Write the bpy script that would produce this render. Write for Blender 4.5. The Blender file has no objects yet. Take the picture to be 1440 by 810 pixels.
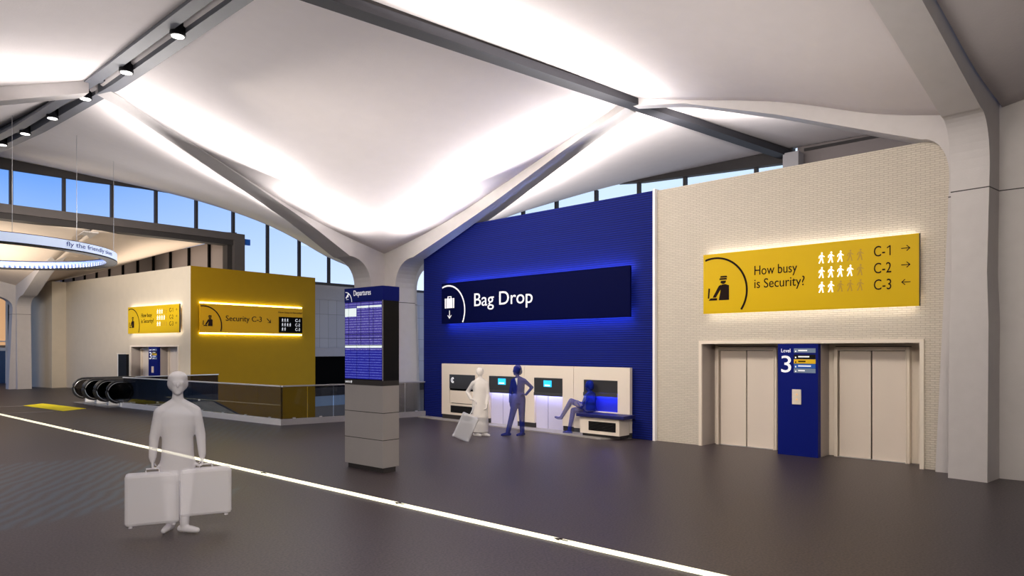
import bpy, bmesh, math, random
from mathutils import Vector, Matrix
random.seed(4)
PI = math.pi
scene = bpy.context.scene
COL = scene.collection
# ------------------------------------------------------------------ camera
FPX, HOR, CH, ANG = 974.0, 490.0, 2.15, math.radians(41.77)
FW = Vector((math.cos(ANG), math.sin(ANG), 0)); RT = Vector((math.sin(ANG), -math.cos(ANG), 0))
CAM = Vector((0, 0, CH))
cd = bpy.data.cameras.new('camera'); cam = bpy.data.objects.new('camera', cd); COL.objects.link(cam)
cd.sensor_width = 36; cd.lens = FPX / 1440 * 36; cd.shift_y = (HOR - 405) / 1440
cd.clip_start = 0.05; cd.clip_end = 500
cam.location = CAM; cam.rotation_euler = (PI / 2, 0, ANG - PI / 2)
scene.camera = cam

def ray(px, py): return FW + RT * ((px - 720) / FPX) + Vector((0, 0, (HOR - py) / FPX))
def F(px, py, z=0.0):
    r = ray(px, py); t = (z - CH) / r.z
    return CAM + r * t
def D(px, d):
    "ground point on the sight line of column px at depth d"
    p = CAM + (FW + RT * ((px - 720) / FPX)) * d; p.z = 0; return p

class Fr:
    "vertical wall frame: local x to the right along the wall, -y towards the hall"
    def __init__(s, P, Q):
        s.o = Vector((P[0], P[1], 0)); d = Vector((Q[0] - P[0], Q[1] - P[1], 0)); s.L = d.length
        s.u = d.normalized(); s.rz = math.atan2(s.u.y, s.u.x); s.n = Vector((-s.u.y, s.u.x, 0))
    def hit(s, px, py, off=0):
        r = ray(px, py); t = (s.o - s.n * off - CAM).dot(s.n) / r.dot(s.n)
        p = CAM + r * t
        return (p - s.o).dot(s.u), p.z
    def x(s, px, off=0): return s.hit(px, HOR, off)[0]
    def z(s, px, py, off=0): return s.hit(px, py, off)[1]
    def w(s, x, y=0, z=0): return s.o + s.u * x + s.n * y + Vector((0, 0, z))

# ------------------------------------------------------------------ materials
def srgb(r, g, b):
    f = lambda c: (c / 255 / 12.92) if c / 255 <= .04045 else ((c / 255 + .055) / 1.055) ** 2.4
    return (f(r), f(g), f(b), 1)
def mat(name, col, rough=.5, metal=0, emit=None, es=1.0, noise=0, nscale=8, bump=0, bscale=60, spec=.5):
    m = bpy.data.materials.new(name); m.use_nodes = True
    nt = m.node_tree; b = nt.nodes['Principled BSDF']
    b.inputs['Base Color'].default_value = col; b.inputs['Roughness'].default_value = rough
    b.inputs['Metallic'].default_value = metal; b.inputs['Specular IOR Level'].default_value = spec
    if emit:
        b.inputs['Emission Color'].default_value = emit; b.inputs['Emission Strength'].default_value = es
    tc = nt.nodes.new('ShaderNodeTexCoord')
    if noise:
        n = nt.nodes.new('ShaderNodeTexNoise'); n.inputs['Scale'].default_value = nscale; n.inputs['Detail'].default_value = 6
        nt.links.new(tc.outputs['Object'], n.inputs['Vector'])
        mx = nt.nodes.new('ShaderNodeMix'); mx.data_type = 'RGBA'
        mx.inputs['A'].default_value = [c * (1 - noise) for c in col[:3]] + [1]
        mx.inputs['B'].default_value = [min(1, c * (1 + noise)) for c in col[:3]] + [1]
        nt.links.new(n.outputs['Fac'], mx.inputs['Factor']); nt.links.new(mx.outputs['Result'], b.inputs['Base Color'])
    if bump:
        n2 = nt.nodes.new('ShaderNodeTexNoise'); n2.inputs['Scale'].default_value = bscale; n2.inputs['Detail'].default_value = 4
        nt.links.new(tc.outputs['Object'], n2.inputs['Vector'])
        bp = nt.nodes.new('ShaderNodeBump'); bp.inputs['Strength'].default_value = bump; bp.inputs['Distance'].default_value = .01
        nt.links.new(n2.outputs['Fac'], bp.inputs['Height']); nt.links.new(bp.outputs['Normal'], b.inputs['Normal'])
    return m
def glass(name, tint, refl=.06, rough=.02):
    m = bpy.data.materials.new(name); m.use_nodes = True; nt = m.node_tree
    for n in list(nt.nodes): nt.nodes.remove(n)
    o = nt.nodes.new('ShaderNodeOutputMaterial'); t = nt.nodes.new('ShaderNodeBsdfTransparent'); g = nt.nodes.new('ShaderNodeBsdfGlossy')
    t.inputs['Color'].default_value = tint; g.inputs['Roughness'].default_value = rough; g.inputs['Color'].default_value = (.8, .85, .9, 1)
    mx = nt.nodes.new('ShaderNodeMixShader'); lw = nt.nodes.new('ShaderNodeLayerWeight'); lw.inputs['Blend'].default_value = .25
    ma = nt.nodes.new('ShaderNodeMath'); ma.operation = 'MULTIPLY_ADD'; ma.inputs[1].default_value = .14; ma.inputs[2].default_value = refl
    nt.links.new(lw.outputs['Fresnel'], ma.inputs[0]); nt.links.new(ma.outputs[0], mx.inputs[0])
    nt.links.new(t.outputs[0], mx.inputs[1]); nt.links.new(g.outputs[0], mx.inputs[2]); nt.links.new(mx.outputs[0], o.inputs[0])
    return m
def ghost(name, col, fac):
    "see-through figure material: a front surface that covers part of what lies behind it"
    m = bpy.data.materials.new(name); m.use_nodes = True; nt = m.node_tree; b = nt.nodes['Principled BSDF']
    b.inputs['Base Color'].default_value = col; b.inputs['Roughness'].default_value = .9; b.inputs['Specular IOR Level'].default_value = .1
    o = nt.nodes['Material Output']; t = nt.nodes.new('ShaderNodeBsdfTransparent'); mx = nt.nodes.new('ShaderNodeMixShader')
    g = nt.nodes.new('ShaderNodeNewGeometry'); ma = nt.nodes.new('ShaderNodeMath'); ma.operation = 'MULTIPLY_ADD'
    ma.inputs[1].default_value = -fac; ma.inputs[2].default_value = fac
    nt.links.new(g.outputs['Backfacing'], ma.inputs[0]); nt.links.new(ma.outputs[0], mx.inputs[0])
    nt.links.new(t.outputs[0], mx.inputs[1]); nt.links.new(b.outputs[0], mx.inputs[2]); nt.links.new(mx.outputs[0], o.inputs[0])
    return m
def wallmat(name, c1, c2, bw, bh, mort, bumpd, rough=.6, offs=.5):
    m = mat(name, c1, rough); nt = m.node_tree; b = nt.nodes['Principled BSDF']
    tc = nt.nodes.new('ShaderNodeTexCoord'); sp = nt.nodes.new('ShaderNodeSeparateXYZ'); cb = nt.nodes.new('ShaderNodeCombineXYZ')
    nt.links.new(tc.outputs['Object'], sp.inputs[0]); nt.links.new(sp.outputs['X'], cb.inputs['X']); nt.links.new(sp.outputs['Z'], cb.inputs['Y'])
    br = nt.nodes.new('ShaderNodeTexBrick'); br.offset = offs; br.inputs['Scale'].default_value = 1
    br.inputs['Color1'].default_value = c1; br.inputs['Color2'].default_value = [c * .93 for c in c1[:3]] + [1]; br.inputs['Mortar'].default_value = c2
    br.inputs['Mortar Size'].default_value = mort; br.inputs['Mortar Smooth'].default_value = .6
    br.inputs['Brick Width'].default_value = bw; br.inputs['Row Height'].default_value = bh
    nt.links.new(cb.outputs[0], br.inputs['Vector']); nt.links.new(br.outputs['Color'], b.inputs['Base Color'])
    bp = nt.nodes.new('ShaderNodeBump'); bp.invert = True; bp.inputs['Strength'].default_value = .8; bp.inputs['Distance'].default_value = bumpd
    nt.links.new(br.outputs['Fac'], bp.inputs['Height']); nt.links.new(bp.outputs['Normal'], b.inputs['Normal'])
    return m

M = {}
M['shell'] = mat('ceiling_fabric', (.72, .67, .66, 1), .9, noise=.04, nscale=3, bump=.25, bscale=25, spec=.2)
M['shell_far'] = mat('ceiling_fabric_warm', (.72, .62, .53, 1), .9, noise=.04, nscale=3, spec=.2)
M['conc'] = mat('painted_concrete', (.56, .53, .52, 1), .55, noise=.06, nscale=5, bump=.2, bscale=60)
M['steel'] = mat('grey_beam', (.12, .125, .145, 1), .45, noise=.1, nscale=3)
M['steel_dk'] = mat('dark_beam', (.040, .036, .036, 1), .6, spec=.2, noise=.1, nscale=3)
M['steel_md'] = mat('slate_beam', (.034, .034, .04, 1), .6, spec=.2, noise=.1, nscale=3)
M['black'] = mat('black', (.002, .002, .002, 1), .7, spec=.02)
M['blackgloss'] = mat('black_gloss', (.008, .008, .01, 1), .35, spec=.15)
M['navy'] = wallmat('navy_ribbed', srgb(11, 27, 110), srgb(6, 13, 70), 60, .055, .012, .006, .7, 0)
M['navy_sign'] = mat('navy_sign', srgb(2, 6, 50), .6, spec=.04)
M['navy'].node_tree.nodes['Principled BSDF'].inputs['Specular IOR Level'].default_value = .15
M['navy_panel'] = mat('navy_panel', srgb(5, 22, 112), .5, spec=.15)
M['beige'] = wallmat('beige_tile', (.64, .58, .49, 1), (.46, .41, .33, 1), .15, .040, .007, .006, .7)
M['beige_plain'] = mat('beige_panel', (.60, .53, .42, 1), .65, noise=.06, nscale=2.5, bump=.1, bscale=30)
M['yellow'] = mat('yellow_plaster', srgb(148, 114, 6), .7, noise=.08, nscale=2, spec=.15)
M['ysign'] = mat('yellow_sign', srgb(212, 176, 4), .5, noise=.02, nscale=2, spec=.2)
M['ysign_dk'] = mat('amber_sign', srgb(196, 146, 6), .5, spec=.15)
M['ink'] = mat('dark_lettering', srgb(30, 16, 12), .6, spec=.1)
M['white_ink'] = mat('white_lettering', (.85, .85, .88, 1), .5, emit=(.9, .92, 1, 1), es=.35)
M['white_lit'] = mat('backlit_symbol', (.9, .9, .85, 1), .5, emit=(1, 1, .93, 1), es=1.0)
M['dim_ink'] = mat('unlit_symbol', srgb(186, 148, 30), .5)
M['cream'] = mat('cream_metal', (.80, .71, .60, 1), .38, noise=.03, nscale=1.5)
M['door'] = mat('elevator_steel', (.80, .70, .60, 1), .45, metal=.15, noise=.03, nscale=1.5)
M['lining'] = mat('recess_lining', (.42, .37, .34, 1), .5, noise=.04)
M['portal'] = mat('portal_brown', (.085, .074, .072, 1), .6, noise=.12, nscale=3)
M['dkslot'] = mat('dark_slot', (.03, .026, .024, 1), .5)
M['white'] = mat('white_paint', (.9, .89, .89, 1), .4)
M['grey'] = mat('grey_paint', (.30, .29, .30, 1), .5, noise=.05)
M['kiosk'] = mat('kiosk_grey', (.33, .31, .305, 1), .45, noise=.05, nscale=3)
M['screen_dk'] = mat('charcoal_panel', (.035, .035, .037, 1), .3)
M['cyan'] = mat('cyan_screen', (.02, .3, .5, 1), .4, emit=(.02, .50, .85, 1), es=1.2)
M['lite'] = mat('pale_screen', (.7, .8, .8, 1), .4, emit=(.75, .85, .85, 1), es=.7)
M['lens'] = mat('lamp_lens', (.9, .9, .9, 1), .4, emit=(1, .97, .93, 1), es=5)
M['led_w'] = mat('led_white', (.9, .9, .9, 1), .5, emit=(1, .97, .94, 1), es=13)
M['led_y'] = mat('led_yellow', (.9, .8, .2, 1), .5, emit=(1, .94, .16, 1), es=13)
M['led_b'] = mat('led_blue', (.2, .3, .9, 1), .5, emit=(.25, .38, 1, 1), es=48)
M['led_v'] = mat('led_violet', (.5, .5, .9, 1), .5, emit=(.42, .44, 1, 1), es=40)
M['strip'] = mat('floor_light', (.9, .9, .8, 1), .5, emit=(1, .93, .64, 1), es=.9)
M['glass_w'] = glass('window_glass', (.93, .95, .98, 1), .02)
M['glass_r'] = glass('railing_glass', (.60, .58, .56, 1), .02)
M['glass_d'] = glass('dark_glass', (.34, .32, .30, 1), .03)
M['rubber'] = mat('handrail_rubber', (.02, .02, .022, 1), .35)
M['chrome'] = mat('brushed_metal', (.55, .55, .57, 1), .3, metal=.9)
M['tread'] = mat('step_metal', (.10, .10, .10, 1), .4, metal=.6)
M['mat_y'] = mat('yellow_mat', srgb(255, 226, 0), .8, noise=.2, nscale=2.5)
M['amber'] = mat('amber_glow', (.6, .4, .2, 1), .6, emit=(1, .52, .22, 1), es=.55)
M['gpanel'] = wallmat('grey_cladding', (.34, .31, .31, 1), (.13, .115, .11, 1), .56, 1.36, .012, .004, .55, 0)
M['gplain'] = mat('grey_spandrel', (.31, .28, .28, 1), .6, noise=.06)
M['brown'] = mat('taupe_spandrel', (.17, .145, .14, 1), .6, noise=.05)
M['blueglow'] = mat('painted_sky_glow', (.10, .17, .30, 1), .3, emit=(.35, .55, 1, 1), es=.28)  # emission paints a sky glow on the lower-level band
M['ring_out'] = mat('ring_face', (.6, .68, .8, 1), .5, emit=(.55, .68, 1, 1), es=.42)
M['ring_in'] = mat('ring_blue', (.12, .18, .45, 1), .5, emit=(.10, .17, .5, 1), es=.4)
M['ring_tooth'] = mat('ring_tooth', (.5, .58, .75, 1), .5, emit=(.5, .62, 1, 1), es=.25)
M['skyink'] = mat('blue_lettering', srgb(12, 34, 110), .6, spec=.1)
M['ghost_w'] = ghost('translucent_white', (.90, .89, .96, 1), .67)
M['ghost_p'] = ghost('translucent_pale', (.86, .84, .82, 1), .62)
M['ghost_c'] = ghost('translucent_case', (.70, .72, .78, 1), .62)
M['ghost_b'] = ghost('translucent_navy', srgb(12, 28, 112), .90)
M['ghost_s'] = ghost('translucent_blue', srgb(12, 34, 135), .78)
M['ghost_sh'] = ghost('translucent_shirt', (.8, .8, .85, 1), .9)
M['tileg'] = mat('sign_grey', srgb(120, 140, 165), .5)
M['tiley'] = mat('sign_yellow', srgb(232, 190, 0), .5)
M['tileb'] = mat('sign_blue', srgb(10, 90, 190), .5)
M['cushion'] = mat('navy_bench', srgb(10, 18, 90), .5)

def glow_panel():
    m = mat('glow_door', (.62, .60, .78, 1), .4, noise=.03); return m
M['glowdoor'] = glow_panel()
M['bluerecess'] = mat('blue_recess', srgb(30, 40, 190), .5)

def screen_mat(name, base, line, es):
    m = mat(name, base, .4); nt = m.node_tree; b = nt.nodes['Principled BSDF']
    tc = nt.nodes.new('ShaderNodeTexCoord'); sp = nt.nodes.new('ShaderNodeSeparateXYZ'); cb = nt.nodes.new('ShaderNodeCombineXYZ')
    nt.links.new(tc.outputs['Object'], sp.inputs[0]); nt.links.new(sp.outputs['X'], cb.inputs['X']); nt.links.new(sp.outputs['Z'], cb.inputs['Y'])
    mp = nt.nodes.new('ShaderNodeMapping'); mp.inputs['Scale'].default_value = (55, 50, 1); nt.links.new(cb.outputs[0], mp.inputs['Vector'])
    n = nt.nodes.new('ShaderNodeTexNoise'); n.inputs['Scale'].default_value = 1; n.inputs['Detail'].default_value = 1
    nt.links.new(mp.outputs[0], n.inputs['Vector'])
    wv = nt.nodes.new('ShaderNodeTexWave'); wv.bands_direction = 'Y'; wv.inputs['Scale'].default_value = 7
    nt.links.new(cb.outputs[0], wv.inputs['Vector'])
    mu = nt.nodes.new('ShaderNodeMath'); mu.operation = 'MULTIPLY'; nt.links.new(n.outputs['Fac'], mu.inputs[0]); nt.links.new(wv.outputs['Fac'], mu.inputs[1])
    cr = nt.nodes.new('ShaderNodeValToRGB'); cr.color_ramp.elements[0].position = .3; cr.color_ramp.elements[0].color = base
    cr.color_ramp.elements[1].position = .6; cr.color_ramp.elements[1].color = line
    nt.links.new(mu.outputs[0], cr.inputs[0]); nt.links.new(cr.outputs[0], b.inputs['Emission Color']); b.inputs['Emission Strength'].default_value = es
    b.inputs['Base Color'].default_value = (.01, .01, .05, 1)
    return m
M['scr_a'] = screen_mat('purple_flight_screen', srgb(62, 48, 150), srgb(165, 165, 225), .8)
M['scr_b'] = screen_mat('blue_flight_screen', srgb(18, 18, 148), srgb(110, 120, 215), .8)

def floor_mat():
    m = mat('dark_terrazzo', (.06, .05, .05, 1), .42, spec=.38); nt = m.node_tree; b = nt.nodes['Principled BSDF']; L = nt.links
    tc = nt.nodes.new('ShaderNodeTexCoord'); sp = nt.nodes.new('ShaderNodeSeparateXYZ'); L.new(tc.outputs['Object'], sp.inputs[0])
    def mth(op, a, bb=None, c=None):
        n = nt.nodes.new('ShaderNodeMath'); n.operation = op
        for i, v in enumerate((a, bb, c)):
            if v is None: continue
            if isinstance(v, (int, float)): n.inputs[i].default_value = v
            else: L.new(v, n.inputs[i])
        return n.outputs[0]
    n1 = nt.nodes.new('ShaderNodeTexNoise'); n1.inputs['Scale'].default_value = 38; n1.inputs['Detail'].default_value = 5; L.new(tc.outputs['Object'], n1.inputs[0])
    n2 = nt.nodes.new('ShaderNodeTexNoise'); n2.inputs['Scale'].default_value = .5; n2.inputs['Detail'].default_value = 3; L.new(tc.outputs['Object'], n2.inputs[0])
    cr = nt.nodes.new('ShaderNodeValToRGB'); cr.color_ramp.elements[0].position = .3; cr.color_ramp.elements[0].color = (.015, .0115, .013, 1)
    cr.color_ramp.elements[1].position = .72; cr.color_ramp.elements[1].color = (.082, .061, .065, 1); L.new(n1.outputs['Fac'], cr.inputs[0])
    # carpet inlays: teal stripes, woven into two bands of the floor
    wv = nt.nodes.new('ShaderNodeTexWave'); wv.bands_direction = 'X'; wv.inputs['Scale'].default_value = 1.5; wv.inputs['Distortion'].default_value = 3.0; wv.inputs['Detail'].default_value = 1
    mp = nt.nodes.new('ShaderNodeMapping'); mp.inputs['Rotation'].default_value = (0, 0, .62); L.new(tc.outputs['Object'], mp.inputs[0]); L.new(mp.outputs[0], wv.inputs[0])
    X, Y = sp.outputs['X'], sp.outputs['Y']
    wob = mth('MULTIPLY_ADD', n2.outputs['Fac'], 3.0, -1.5)
    xs = mth('ADD', X, wob); ys = mth('ADD', Y, wob)
    def band(v, lo, hi, e=.25):
        a = nt.nodes.new('ShaderNodeMapRange'); a.interpolation_type = 'SMOOTHSTEP'; a.inputs['From Min'].default_value = lo - e; a.inputs['From Max'].default_value = lo + e; L.new(v, a.inputs[0])
        c = nt.nodes.new('ShaderNodeMapRange'); c.interpolation_type = 'SMOOTHSTEP'; c.inputs['From Min'].default_value = hi - e; c.inputs['From Max'].default_value = hi + e; L.new(v, c.inputs[0])
        return mth('SUBTRACT', a.outputs[0], c.outputs[0])
    m1 = mth('MULTIPLY', band(xs, .6, 5.2), band(ys, 10.0, 15.2))
    m2 = mth('MULTIPLY', band(xs, 6.4, 9.6, .5), band(ys, 16.0, 24.5, 1.0))
    mk = mth('MAXIMUM', m1, mth('MULTIPLY', m2, .6))
    st = mth('MULTIPLY', mk, mth('MULTIPLY', wv.outputs['Fac'], .85))
    mx = nt.nodes.new('ShaderNodeMix'); mx.data_type = 'RGBA'; L.new(st, mx.inputs['Factor']); L.new(cr.outputs[0], mx.inputs['A']); mx.inputs['B'].default_value = (.055, .088, .115, 1)
    # the carpeted left part is cooler and darker than the terrazzo
    lf = nt.nodes.new('ShaderNodeMapRange'); lf.interpolation_type = 'SMOOTHSTEP'; lf.inputs['From Min'].default_value = 13; lf.inputs['From Max'].default_value = 19; L.new(ys, lf.inputs[0])
    m3 = nt.nodes.new('ShaderNodeMix'); m3.data_type = 'RGBA'; m3.blend_type = 'MULTIPLY'; L.new(lf.outputs[0], m3.inputs['Factor']); L.new(mx.outputs['Result'], m3.inputs['A']); m3.inputs['B'].default_value = (.55, .62, .74, 1)
    L.new(m3.outputs['Result'], b.inputs['Base Color'])
    bp = nt.nodes.new('ShaderNodeBump'); bp.inputs['Strength'].default_value = .15; bp.inputs['Distance'].default_value = .004; L.new(n1.outputs['Fac'], bp.inputs['Height']); L.new(bp.outputs[0], b.inputs['Normal'])
    return m
M['floor'] = floor_mat()

# ------------------------------------------------------------------ object helpers
def tag(o, label=None, cat=None, group=None, kind=None):
    if label: o['label'] = label
    if cat: o['category'] = cat
    if group: o['group'] = group
    if kind: o['kind'] = kind
    return o
def mesh(name, bm, m, parent=None, smooth=False):
    me = bpy.data.meshes.new(name); bmesh.ops.recalc_face_normals(bm, faces=bm.faces[:]) if bm.faces else None
    bm.to_mesh(me); bm.free(); me.materials.append(m)
    if smooth:
        for p in me.polygons: p.use_smooth = True
    o = bpy.data.objects.new(name, me); COL.objects.link(o)
    if parent: o.parent = parent
    return o
def empty(name, loc, rz=0, **k):
    o = bpy.data.objects.new(name, None); COL.objects.link(o); o.location = loc; o.rotation_euler = (0, 0, rz); o.empty_display_size = .2
    return tag(o, **k)
def box(bm, x0, x1, y0, y1, z0, z1, bev=0):
    x0, x1 = sorted((x0, x1)); y0, y1 = sorted((y0, y1)); z0, z1 = sorted((z0, z1))
    r = bmesh.ops.create_cube(bm, size=1)['verts']
    bmesh.ops.scale(bm, vec=(x1 - x0, y1 - y0, z1 - z0), verts=r)
    bmesh.ops.translate(bm, vec=((x0 + x1) / 2, (y0 + y1) / 2, (z0 + z1) / 2), verts=r)
    if bev:
        es = list({e for v in r for e in v.link_edges}); bmesh.ops.bevel(bm, geom=es, offset=bev, segments=2, affect='EDGES', profile=.5)
def B(name, m, parent, *dims, bev=0):
    bm = bmesh.new(); box(bm, *dims, bev=bev); return mesh(name, bm, m, parent)
def Bs(name, m, parent, lst, bev=0):
    bm = bmesh.new()
    for d in lst: box(bm, *d, bev=bev)
    return mesh(name, bm, m, parent)
def place(o, fr, x=0, y=0, z=0):
    o.location = fr.w(x, y, z); o.rotation_euler = (0, 0, fr.rz); return o
def struct(o, name=None): o['kind'] = 'structure'; return o
def prism(bm, pts, y0, y1):
    "2D outline (x,z) extruded between y0 and y1"
    a = [bm.verts.new((p[0], y0, p[1])) for p in pts]; b = [bm.verts.new((p[0], y1, p[1])) for p in pts]
    n = len(pts)
    f1 = bm.faces.new(a); f2 = bm.faces.new(b[::-1])
    for i in range(n): bm.faces.new((a[i], b[i], b[(i + 1) % n], a[(i + 1) % n]))
    f1.normal_update(); f2.normal_update()
    bmesh.ops.triangulate(bm, faces=[f1, f2])
def tube(bm, pts, r, n=8, closed=False):
    pts = [Vector(p) for p in pts]; rings = []; N = len(pts)
    for i, p in enumerate(pts):
        a = pts[i - 1] if (i or closed) else pts[i]; b = pts[(i + 1) % N] if (i < N - 1 or closed) else pts[i]
        t = (b - a).normalized(); up = Vector((0, 0, 1)) if abs(t.z) < .95 else Vector((1, 0, 0))
        s = t.cross(up).normalized(); q = s.cross(t)
        rings.append([bm.verts.new(p + s * r * math.cos(2 * PI * k / n) + q * r * math.sin(2 * PI * k / n)) for k in range(n)])
    for i in range(N if closed else N - 1):
        A, C = rings[i], rings[(i + 1) % N]
        for k in range(n): bm.faces.new((A[k], A[(k + 1) % n], C[(k + 1) % n], C[k]))
    if not closed: bm.faces.new(rings[0]); bm.faces.new(rings[-1][::-1])
def lathe(bm, prof, n=24, c=(0, 0, 0)):
    rs = [[bm.verts.new((c[0] + r * math.cos(2 * PI * k / n), c[1] + r * math.sin(2 * PI * k / n), c[2] + z)) for k in range(n)] for r, z in prof]
    for a, b in zip(rs, rs[1:]):
        for k in range(n): bm.faces.new((a[k], a[(k + 1) % n], b[(k + 1) % n], b[k]))
    bm.faces.new(rs[0][::-1]); bm.faces.new(rs[-1])
def textmesh(body):
    cu = bpy.data.curves.new('t', 'FONT'); cu.body = body; cu.size = 1; cu.extrude = .0; cu.resolution_u = 4; cu.fill_mode = 'BOTH'; cu.offset = .0
    ob = bpy.data.objects.new('t', cu); COL.objects.link(ob); dg = bpy.context.evaluated_depsgraph_get(); dg.update()
    me = bpy.data.meshes.new_from_object(ob.evaluated_get(dg)); bpy.data.objects.remove(ob); bpy.data.curves.remove(cu)
    return me
def text(name, body, m, parent, x0, x1, z0, z1, y, th=.006):
    "lettering fitted in the box x0..x1, z0..z1 on the plane y (front is -y)"
    me = textmesh(body); bm = bmesh.new(); bm.from_mesh(me); bpy.data.meshes.remove(me)
    xs = [v.co.x for v in bm.verts]; ys = [v.co.y for v in bm.verts]
    a, b, c, d = min(xs), max(xs), min(ys), max(ys)
    for v in bm.verts: v.co = Vector((x0 + (v.co.x - a) / (b - a) * (x1 - x0), y, z0 + (v.co.y - c) / (d - c) * (z1 - z0)))
    r = bmesh.ops.extrude_face_region(bm, geom=bm.faces[:])
    bmesh.ops.translate(bm, vec=(0, -th, 0), verts=[v for v in r['geom'] if isinstance(v, bmesh.types.BMVert)])
    return mesh(name, bm, m, parent)
def arc_band(bm, cx, cz, R, w, a0, a1, y0, y1, n=28, clipx=None, clipz=None):
    for i in range(n):
        t0, t1 = a0 + (a1 - a0) * i / n, a0 + (a1 - a0) * (i + 1) / n
        q = [(cx + (R + s) * math.cos(t), cz + (R + s) * math.sin(t)) for t, s in ((t0, -w / 2), (t0, w / 2), (t1, w / 2), (t1, -w / 2))]
        if clipx is not None and min(p[0] for p in q) < clipx: continue
        if clipz is not None and min(p[1] for p in q) < clipz: continue
        prism(bm, q, y0, y1)

# ------------------------------------------------------------------ ceiling surfaces
def samp(c, t):
    c = [Vector(p) for p in c]
    L = [0]
    for a, b in zip(c, c[1:]): L.append(L[-1] + (b - a).length)
    s = t * L[-1]
    for i in range(len(c) - 1):
        if s <= L[i + 1] or i == len(c) - 2:
            k = (s - L[i]) / max(1e-9, L[i + 1] - L[i])
            # Catmull-Rom for a fair curve
            p0 = c[i - 1] if i else c[0] * 2 - c[1]; p3 = c[i + 2] if i + 2 < len(c) else c[-1] * 2 - c[-2]
            p1, p2 = c[i], c[i + 1]
            return .5 * ((2 * p1) + (p2 - p0) * k + (2 * p0 - 5 * p1 + 4 * p2 - p3) * k * k + (3 * p1 - p0 - 3 * p2 + p3) * k ** 3)
def coons(name, u0, u1, v0, v1, m, th=.18, n=28, bulge=0):
    "u0: v=0 edge, u1: v=1 edge (both run with u); v0: u=0 edge, v1: u=1 edge (both run with v)"
    bm = bmesh.new(); g = []
    P00, P10, P01, P11 = samp(u0, 0), samp(u0, 1), samp(u1, 0), samp(u1, 1)
    for j in range(n + 1):
        row = []; v = j / n
        for i in range(n + 1):
            u = i / n
            p = (1 - v) * samp(u0, u) + v * samp(u1, u) + (1 - u) * samp(v0, v) + u * samp(v1, v) - \
                ((1 - u) * (1 - v) * P00 + u * (1 - v) * P10 + (1 - u) * v * P01 + u * v * P11)
            p.z += bulge * 16 * u * (1 - u) * v * (1 - v)
            row.append(p)
        g.append(row)
    lo = [[bm.verts.new(p) for p in r] for r in g]; hi = [[bm.verts.new(p + Vector((0, 0, th))) for p in r] for r in g]
    for j in range(n):
        for i in range(n):
            bm.faces.new((lo[j][i], lo[j + 1][i], lo[j + 1][i + 1], lo[j][i + 1]))
            bm.faces.new((hi[j][i], hi[j][i + 1], hi[j + 1][i + 1], hi[j + 1][i]))
    for i in range(n):
        for a, b in (((0, i), (0, i + 1)), ((n, i), (n, i + 1)), ((i, 0), (i + 1, 0)), ((i, n), (i + 1, n))):
            bm.faces.new((lo[a[0]][a[1]], lo[b[0]][b[1]], hi[b[0]][b[1]], hi[a[0]][a[1]]))
    o = mesh(name, bm, m, smooth=True); struct(o); return o

CC = Vector((14.43, 18.53, 0))          # centre column
CR = Vector((14.20, 1.86, 0))           # right column
CLf = Vector((10.15, 44.3, 0))          # column in the hall beyond
DX = Vector((-.988, .151, 0)).normalized()   # roof grid direction across the hall
A = Vector((5.55, 10.25, 8.15)); B1 = Vector((5.55, 17.6, 8.2)); B2 = Vector((14.35, 9.0, 8.1))
BEND = Vector((21.15, 7.75, 8.15))      # end of the cross beam at the right clerestory
TOPC = [(.43, 5.22), (2.04, 5.60), (3.4, 6.0), (4.77, 6.5), (8.9, 8.2)]     # (distance from column, height of the ceiling seam)
TOPR = [(.25, 6.13), (1.6, 6.45), (3.4, 7.1), (5.5, 7.65), (7.15, 8.12)]
def seam(C, tip, end, prof):
    "ceiling seam along a rib: from the column crease to the rib end"
    L = prof[-1][0] - prof[0][0]; out = []
    for s, z in prof:
        k = (s - prof[0][0]) / L
        out.append(Vector((tip[0] + (end[0] - tip[0]) * k, tip[1] + (end[1] - tip[1]) * k, z)))
    out[-1].z = end[2] if len(end) > 2 else out[-1].z
    return out
h = .40
# main bay in front of the centre column
s_left = seam(CC, (CC.x - h, CC.y - h), (5.55, 17.58, 8.18), TOPC)
s_right = seam(CC, (CC.x - h, CC.y - h), (14.24, 9.0, 8.1), TOPC)
coons('ceiling', s_left, [s_right[-1], A], s_right, [s_left[-1], A], M['shell'], bulge=.10)
# bay towards the left clerestory
YW = 34.0
E = Vector((5.4, YW, 9.9))
wl = [E, (7.1, YW, 9.85), (10.3, YW, 9.7), (13.7, YW, 9.5), (16.4, YW, 9.15), (18.75, YW, 8.65), (20.8, YW, 7.95), (22.6, YW, 7.25), (26, YW, 6.4)]
s_lf = seam(CC, (CC.x - h, CC.y + h), (5.55, 17.97, 8.2), TOPC)
bk = [(CC.x - h, CC.y + h, 5.22), (17.0, 22.5, 5.5), (21, 28, 5.9), (26, YW, 6.4)]
coons('ceiling', s_lf, list(reversed(wl)), bk, [s_lf[-1], (5.5, 24, 8.75), (5.4, 29, 9.3), E], M['shell'])
# bay towards the right clerestory
XR = 21.15
wr = [BEND, (XR, 10.5, 8.12), (XR, 13.8, 8.05), (XR, 17, 7.8), (XR, 20.1, 7.45), (XR, 25, 6.6)]
s_rr = seam(CC, (CC.x + h, CC.y - h), (14.62, 9.0, 8.1), TOPC)
coons('ceiling', s_rr, list(reversed(wr)), [(CC.x + h, CC.y - h, 5.22), (18, 21.5, 5.7), (XR, 25, 6.6)], [s_rr[-1], (18, 8.45, 8.13), BEND], M['shell'])
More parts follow.
